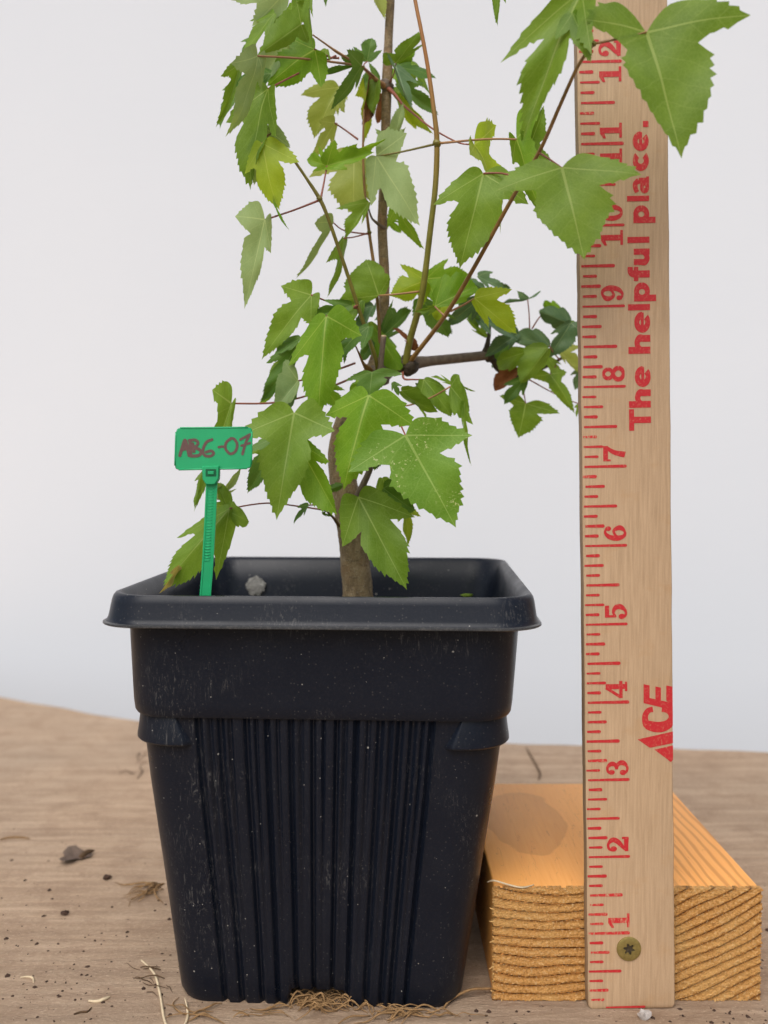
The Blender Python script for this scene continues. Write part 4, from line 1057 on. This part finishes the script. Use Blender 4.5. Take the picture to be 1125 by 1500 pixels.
leaf((828, 462), (795, 447), (808, 436), (812, 462), 15.0, 'fresh', 'round')
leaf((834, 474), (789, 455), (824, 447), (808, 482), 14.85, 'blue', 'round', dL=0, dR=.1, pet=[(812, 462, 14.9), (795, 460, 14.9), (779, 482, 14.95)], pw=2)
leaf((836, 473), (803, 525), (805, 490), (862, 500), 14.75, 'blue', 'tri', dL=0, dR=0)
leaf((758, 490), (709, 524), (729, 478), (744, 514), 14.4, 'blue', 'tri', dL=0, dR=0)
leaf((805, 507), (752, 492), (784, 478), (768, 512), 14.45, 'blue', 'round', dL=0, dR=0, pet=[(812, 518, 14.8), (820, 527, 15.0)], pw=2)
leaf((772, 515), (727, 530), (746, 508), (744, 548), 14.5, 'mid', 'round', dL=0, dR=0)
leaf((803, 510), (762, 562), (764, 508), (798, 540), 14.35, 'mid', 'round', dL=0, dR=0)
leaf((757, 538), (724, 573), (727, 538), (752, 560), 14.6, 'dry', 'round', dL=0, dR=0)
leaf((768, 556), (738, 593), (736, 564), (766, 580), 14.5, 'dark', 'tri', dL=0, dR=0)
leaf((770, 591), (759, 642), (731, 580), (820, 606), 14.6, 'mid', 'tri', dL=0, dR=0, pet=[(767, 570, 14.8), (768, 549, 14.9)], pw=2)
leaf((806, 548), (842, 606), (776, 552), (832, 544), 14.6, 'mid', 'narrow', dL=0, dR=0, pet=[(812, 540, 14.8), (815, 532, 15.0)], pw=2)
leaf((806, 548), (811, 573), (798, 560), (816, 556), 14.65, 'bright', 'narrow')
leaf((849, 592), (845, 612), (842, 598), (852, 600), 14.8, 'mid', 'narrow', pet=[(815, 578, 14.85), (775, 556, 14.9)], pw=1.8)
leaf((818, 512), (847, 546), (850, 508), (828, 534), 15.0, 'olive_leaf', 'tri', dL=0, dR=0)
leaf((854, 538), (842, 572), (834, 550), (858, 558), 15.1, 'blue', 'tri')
leaf((604, 508), (574, 480), (596, 486), (590, 502), 13.85, 'dry', 'narrow')
leaf((602, 494), (612, 514), (596, 508), (612, 500), 13.9, 'dry', 'round')
# ---- fillers: folded and half hidden leaves that close up the crown
leaf((415, 20), (388, 62), (392, 22), (420, 50), 13.1, 'mid', 'narrow')
leaf((430, 5), (440, 40), (418, 22), (452, 20), 13.15, 'fresh', 'narrow')
leaf((372, 55), (352, 88), (352, 62), (372, 80), 13.15, 'dark', 'narrow')
leaf((395, 90), (382, 122), (380, 98), (402, 112), 13.2, 'pale', 'narrow')
leaf((478, 72), (470, 98), (460, 84), (484, 92), 13.3, 'mid', 'tri')
leaf((362, 120), (322, 190), (330, 138), (352, 170), 13.1, 'dark', 'narrow')
leaf((372, 225), (366, 262), (360, 240), (380, 248), 13.0, 'pale', 'narrow')
leaf((505, 128), (495, 170), (488, 142), (512, 150), 14.3, 'olive_leaf', 'narrow')
leaf((528, 232), (545, 300), (520, 255), (556, 262), 13.85, 'olive_leaf', 'tri')
leaf((590, 160), (610, 190), (584, 178), (614, 168), 14.3, 'bright', 'narrow')
leaf((600, 95), (630, 140), (612, 98), (606, 130), 14.2, 'mid', 'narrow')
leaf((566, 320), (588, 342), (566, 340), (590, 328), 14.4, 'fresh', 'narrow')
leaf((530, 440), (506, 478), (508, 448), (530, 468), 13.5, 'mid', 'tri')
leaf((572, 452), (560, 500), (548, 470), (586, 480), 14.3, 'dark', 'tri')
leaf((560, 505), (578, 548), (556, 530), (588, 525), 14.25, 'mid', 'tri')
leaf((505, 500), (470, 548), (482, 506), (502, 532), 13.4, 'dark', 'narrow')
leaf((420, 520), (392, 560), (398, 526), (418, 552), 13.05, 'mid', 'narrow')
leaf((410, 560), (380, 592), (386, 568), (406, 590), 13.0, 'fresh', 'narrow')
leaf((470, 560), (500, 600), (462, 588), (506, 572), 13.3, 'fresh', 'tri')
leaf((455, 590), (430, 625), (440, 592), (458, 618), 13.0, 'dark', 'tri')
leaf((395, 650), (372, 700), (365, 665), (400, 690), 12.75, 'mid', 'tri')
leaf((560, 640), (548, 690), (535, 660), (575, 668), 12.7, 'dark', 'tri')
leaf((560, 700), (575, 745), (550, 728), (590, 722), 13.05, 'mid', 'tri')
leaf((300, 690), (284, 745), (286, 705), (300, 725), 12.7, 'mid', 'narrow')
leaf((330, 740), (300, 775), (302, 742), (326, 772), 12.5, 'mid', 'tri')
leaf((610, 565), (640, 585), (622, 560), (622, 585), 13.5, 'dark', 'narrow')
leaf((700, 405), (745, 430), (720, 402), (716, 430), 14.4, 'blue', 'narrow')
leaf((680, 440), (700, 482), (672, 462), (706, 460), 14.2, 'dark', 'tri')
leaf((745, 500), (720, 540), (722, 510), (748, 530), 14.75, 'dark', 'tri')
leaf((800, 520), (820, 552), (796, 540), (824, 534), 14.9, 'mid', 'tri')
leaf((835, 470), (822, 508), (816, 484), (846, 494), 15.1, 'dark', 'tri')
# ================================================================== small things on the table and pot
def ground(px, py, z=0.0):
    X = (px - 562.5) / F; Z = (750 - py) / F; dy = cP + Z * sP; dz = Z * cP - sP; t_ = (z - CAMH) / dz
    return Vector((X * t_, dy * t_, z))
gr = random.Random(99)
def strand(name, pix, r, m, label, cat, lift=None, n=6, group=None):
    pts = []
    for k, q in enumerate(pix):
        p = ground(q[0], q[1]); p.z = r * .9 + (q[2] if len(q) > 2 else 0); pts.append(p)
    V, Fc = tube_geo(pts, [r * .7] + [r] * (len(pts) - 2) + [r * .4], 6, n, .1)
    return tag(meshobj(name, V, Fc, m, org=(pts[0].x, pts[0].y, 0)), label, cat, group)
strand('root_strand', [(207, 1408), (226, 1428), (234, 1456), (240, 1492), (246, 1505), (262, 1510), (272, 1500), (275, 1485), (271, 1468, .04)], .017, M['root_pale'], 'long pale root strand curling on the table beside the pot', 'root')
strand('twig', [(789, 1143), (791, 1134), (784, 1120), (776, 1106), (771, 1096)], .022, M['root_dark'], 'thin dark curved twig on the table behind the pine block', 'twig')
strand('straw_bit', [(30, 1433), (40, 1432), (48, 1434), (49, 1441)], .014, M['root_pale'], 'short bent yellowish straw lying on open table', 'straw')
strand('straw_bit', [(130, 1468), (142, 1469), (152, 1466), (161, 1462)], .022, M['root_pale'], 'short plump straw piece on the table near a dark rootlet', 'straw')
strand('rootlet', [(108, 1487), (118, 1484), (128, 1483), (134, 1477)], .014, M['root_dark'], 'short dark rootlet beside the plump straw piece', 'root')
strand('rootlet', [(0, 1231), (14, 1228), (32, 1228), (44, 1230)], .02, M['root'], 'thin forked tan rootlet on the far side of the dark leaf scrap', 'root')
def clump(name, cx, cy, wx, wy, cnt, r, mats, label, cat, hi=.1, ln=(20, 60), dirx=0.0, kind=None, seed=1, comb=False):
    q = random.Random(seed); V, Fc = [], []
    for k in range(cnt):
        x = cx + q.uniform(-wx, wx); y = cy + q.uniform(-wy, wy); a = q.uniform(-.6, .6) * (.4 if comb else 1) + dirx + (math.pi if q.random() < .5 and not comb else 0)
        l = q.uniform(*ln); pts = []
        for s in range(5):
            p = ground(x, min(y, 1530)); p.z = r + hi * q.random() * math.sin(math.pi * s / 4); pts.append(p)
            x += math.cos(a) * l / 4; y += math.sin(a) * l / 4 * .5; a += q.uniform(-.6, .6)
        rr = r * q.uniform(.5, 1.2)
        tube_geo(pts, [rr * .6, rr, rr, rr * .8, rr * .3], 5, 3, .1, V, Fc)
    c = ground(cx, cy)
    return tag(meshobj(name, V, Fc, mats, org=(c.x, c.y, 0)), label, cat, None, kind)
clump('root_tuft', 234, 1300, 7, 6, 16, .014, M['root'], 'tuft of dry brown roots against the fluted side of the pot', 'roots', .1, (35, 75), 2.35, None, 4, True)
clump('root_mat', 475, 1472, 52, 10, 60, .013, M['root'], 'tangle of dry roots spilling from the notch under the pot', 'roots', .16, (20, 70), 0, 'stuff', 5)
clump('root_wisp', 330, 1486, 60, 6, 12, .012, M['root'], 'loose tan root wisps along the front foot of the pot', 'roots', .06, (25, 70), 0, None, 6)
clump('root_wisp', 612, 1486, 70, 6, 22, .013, M['root'], 'tan roots trailing from the pot foot towards the pine block', 'roots', .08, (30, 80), 0, None, 7)
clump('root_wisp', 225, 1430, 20, 26, 9, .009, M['root_dark'], 'fine dark roots beside the long pale root strand', 'roots', .05, (20, 50), .6, None, 8)
clump('root_wisp', 205, 1130, 8, 18, 5, .012, M['root_dark'], 'wiry dark roots on the table behind the pot corner', 'roots', .08, (20, 45), -.8, None, 9)
strand('root_strand', [(650, 1478), (662, 1470, .05), (690, 1462, .1), (720, 1456, .06), (742, 1444, .02)], .018, M['root'], 'single brown root running from the pot to the pine block foot', 'root')
# root lying over the top edge of the block
pts = []
for q in ((714, 1292, 1.5), (724, 1290, 1.56), (745, 1296, 1.53), (765, 1300, 1.52), (782, 1296, 1.515)):
    p = ground(q[0], q[1], q[2]); pts.append(p)
V, Fc = tube_geo(pts, [.01, .012, .012, .012, .006], 6, 5)
tag(meshobj('rootlet', V, Fc, M['root_pale'], org=pts[0]), 'fine pale rootlet lying over the top edge of the pine block', 'root')
# dark leaf scrap with its stem
def lumpy(name, c, sx, sy, sz, m, label, cat, seed, rough=.35, parent=None, sub=2, rot=0):
    bm = bmesh.new(); bmesh.ops.create_icosphere(bm, subdivisions=sub, radius=1)
    q = random.Random(seed); V = []
    for v in bm.verts:
        k = 1 + rough * (q.random() - .5) * 2
        p = Vector((v.co.x * sx * k, v.co.y * sy * k, v.co.z * sz * k)); p.rotate(Matrix.Rotation(rot, 3, 'Z')); V.append(p + Vector(c))
    Fc = [tuple(v.index for v in f.verts) for f in bm.faces]; bm.free()
    o = meshobj(name, V, Fc, m, parent, False, org=c)
    if parent is None: tag(o, label, cat)
    return o
g0 = ground(108, 1257)
M['scrap'] = simple('leaf_scrap_brown', (0.12, 0.085, 0.065), 0.8, 0.2, 0, 0.3, 9)
sr = empty('leaf_scrap', (g0.x, g0.y, 0)); tag(sr, 'crumpled dark leaf scrap with a short stalk on the open table', 'leaf scrap')
V = []; nn_ = 14
for j in range(5):
    for k in range(nn_):
        a = 2 * math.pi * k / nn_; r = (j + .0) / 4 * (.24 + .09 * math.sin(3 * a + 1) + .05 * math.sin(7 * a))
        V.append(Vector((g0.x + r * math.cos(a), g0.y + r * 1.25 * math.sin(a), .035 + .07 * (j / 4) * (1 + math.sin(2.3 * a + j)) * .6)))
Fc = [(j * nn_ + k, j * nn_ + (k + 1) % nn_, (j + 1) * nn_ + (k + 1) % nn_, (j + 1) * nn_ + k) for j in range(4) for k in range(nn_)]
sb = meshobj('blade', V, Fc, M['scrap'], sr)
p0, p1 = ground(118, 1260), ground(137, 1250)
V, Fc = tube_geo([p0 + Vector((0, 0, .05)), (p0 + p1) / 2 + Vector((0, 0, .08)), p1 + Vector((0, 0, .05))], [.05, .05, .02], 7, 4, .1); meshobj('stalk', V, Fc, M['root_dark'], sr)
gp = ground(944, 1492); lumpy('grit_piece', (gp.x, gp.y, .05), .075, .06, .06, M['pebble'], 'small pale lump of grit just below the ruler foot', 'grit', 3)
for k, (x, y, s, lb) in enumerate(((95, 1340, .05, 'larger dark soil crumb on open table beside small crumbs'), (157, 1288, .06, 'dark soil crumb close to the dry leaf scrap'))):
    p = ground(x, y); lumpy('soil_crumb', (p.x, p.y, s * .6), s * 1.1, s, s * .7, M['crumb'], lb, 'crumb', 40 + k)
# scatter of tiny crumbs and chaff on the table
V, Fc = [], []
def crumb_at(p, s):
    b = len(V); a = gr.uniform(0, 6.28)
    for k in range(5):
        an = a + 2 * math.pi * k / 5; r = s * gr.uniform(.6, 1.3); V.append(Vector((p.x + r * math.cos(an), p.y + r * math.sin(an), p.z + .002)))
    V.append(Vector((p.x, p.y, p.z + s * gr.uniform(.5, 1.0))))
    for k in range(5): Fc.append((b + k, b + (k + 1) % 5, b + 5))
for k in range(330):
    if gr.random() < .55: x, y = gr.uniform(-10, 300), 1500 - abs(gr.gauss(0, 130))
    elif gr.random() < .6: x, y = gr.uniform(990, 1140), 1500 - abs(gr.gauss(0, 160))
    else: x, y = gr.uniform(680, 1130), gr.uniform(1472, 1515)
    if y < 1110: continue
    p = ground(x, y)
    if BX0 - .1 < p.x < BX1 + .1 and p.y > BY0 - .15 and p.y < BY1 + .1: continue
    crumb_at(p, gr.choice((.008, .012, .016, .022, .034)) * gr.uniform(.7, 1.2))
tag(meshobj('soil_crumbs', V, Fc, M['crumb'], smooth=False, org=(0, 12, 0)), 'scatter of tiny dark soil crumbs over the table board', 'crumbs', kind='stuff')
# mud patch and a bit of green on the inside of the pot's back wall
pm_ = P(373, 859, 16.12); lumpy('mud_splash', (pm_.x, 16.215, pm_.z), .16, .03, .155, M['mud'], 'dried grey mud splash on the inner back wall of the pot', 'mud', 12, .2, None, 3)
pg = P(685, 872, 16.02); lumpy('leaf_fragment', (pg.x, 16.05, pg.z), .11, .03, .025, M['fresh'], 'tiny green leaf fragment on the inner back wall of the pot', 'leaf fragment', 15, .2)
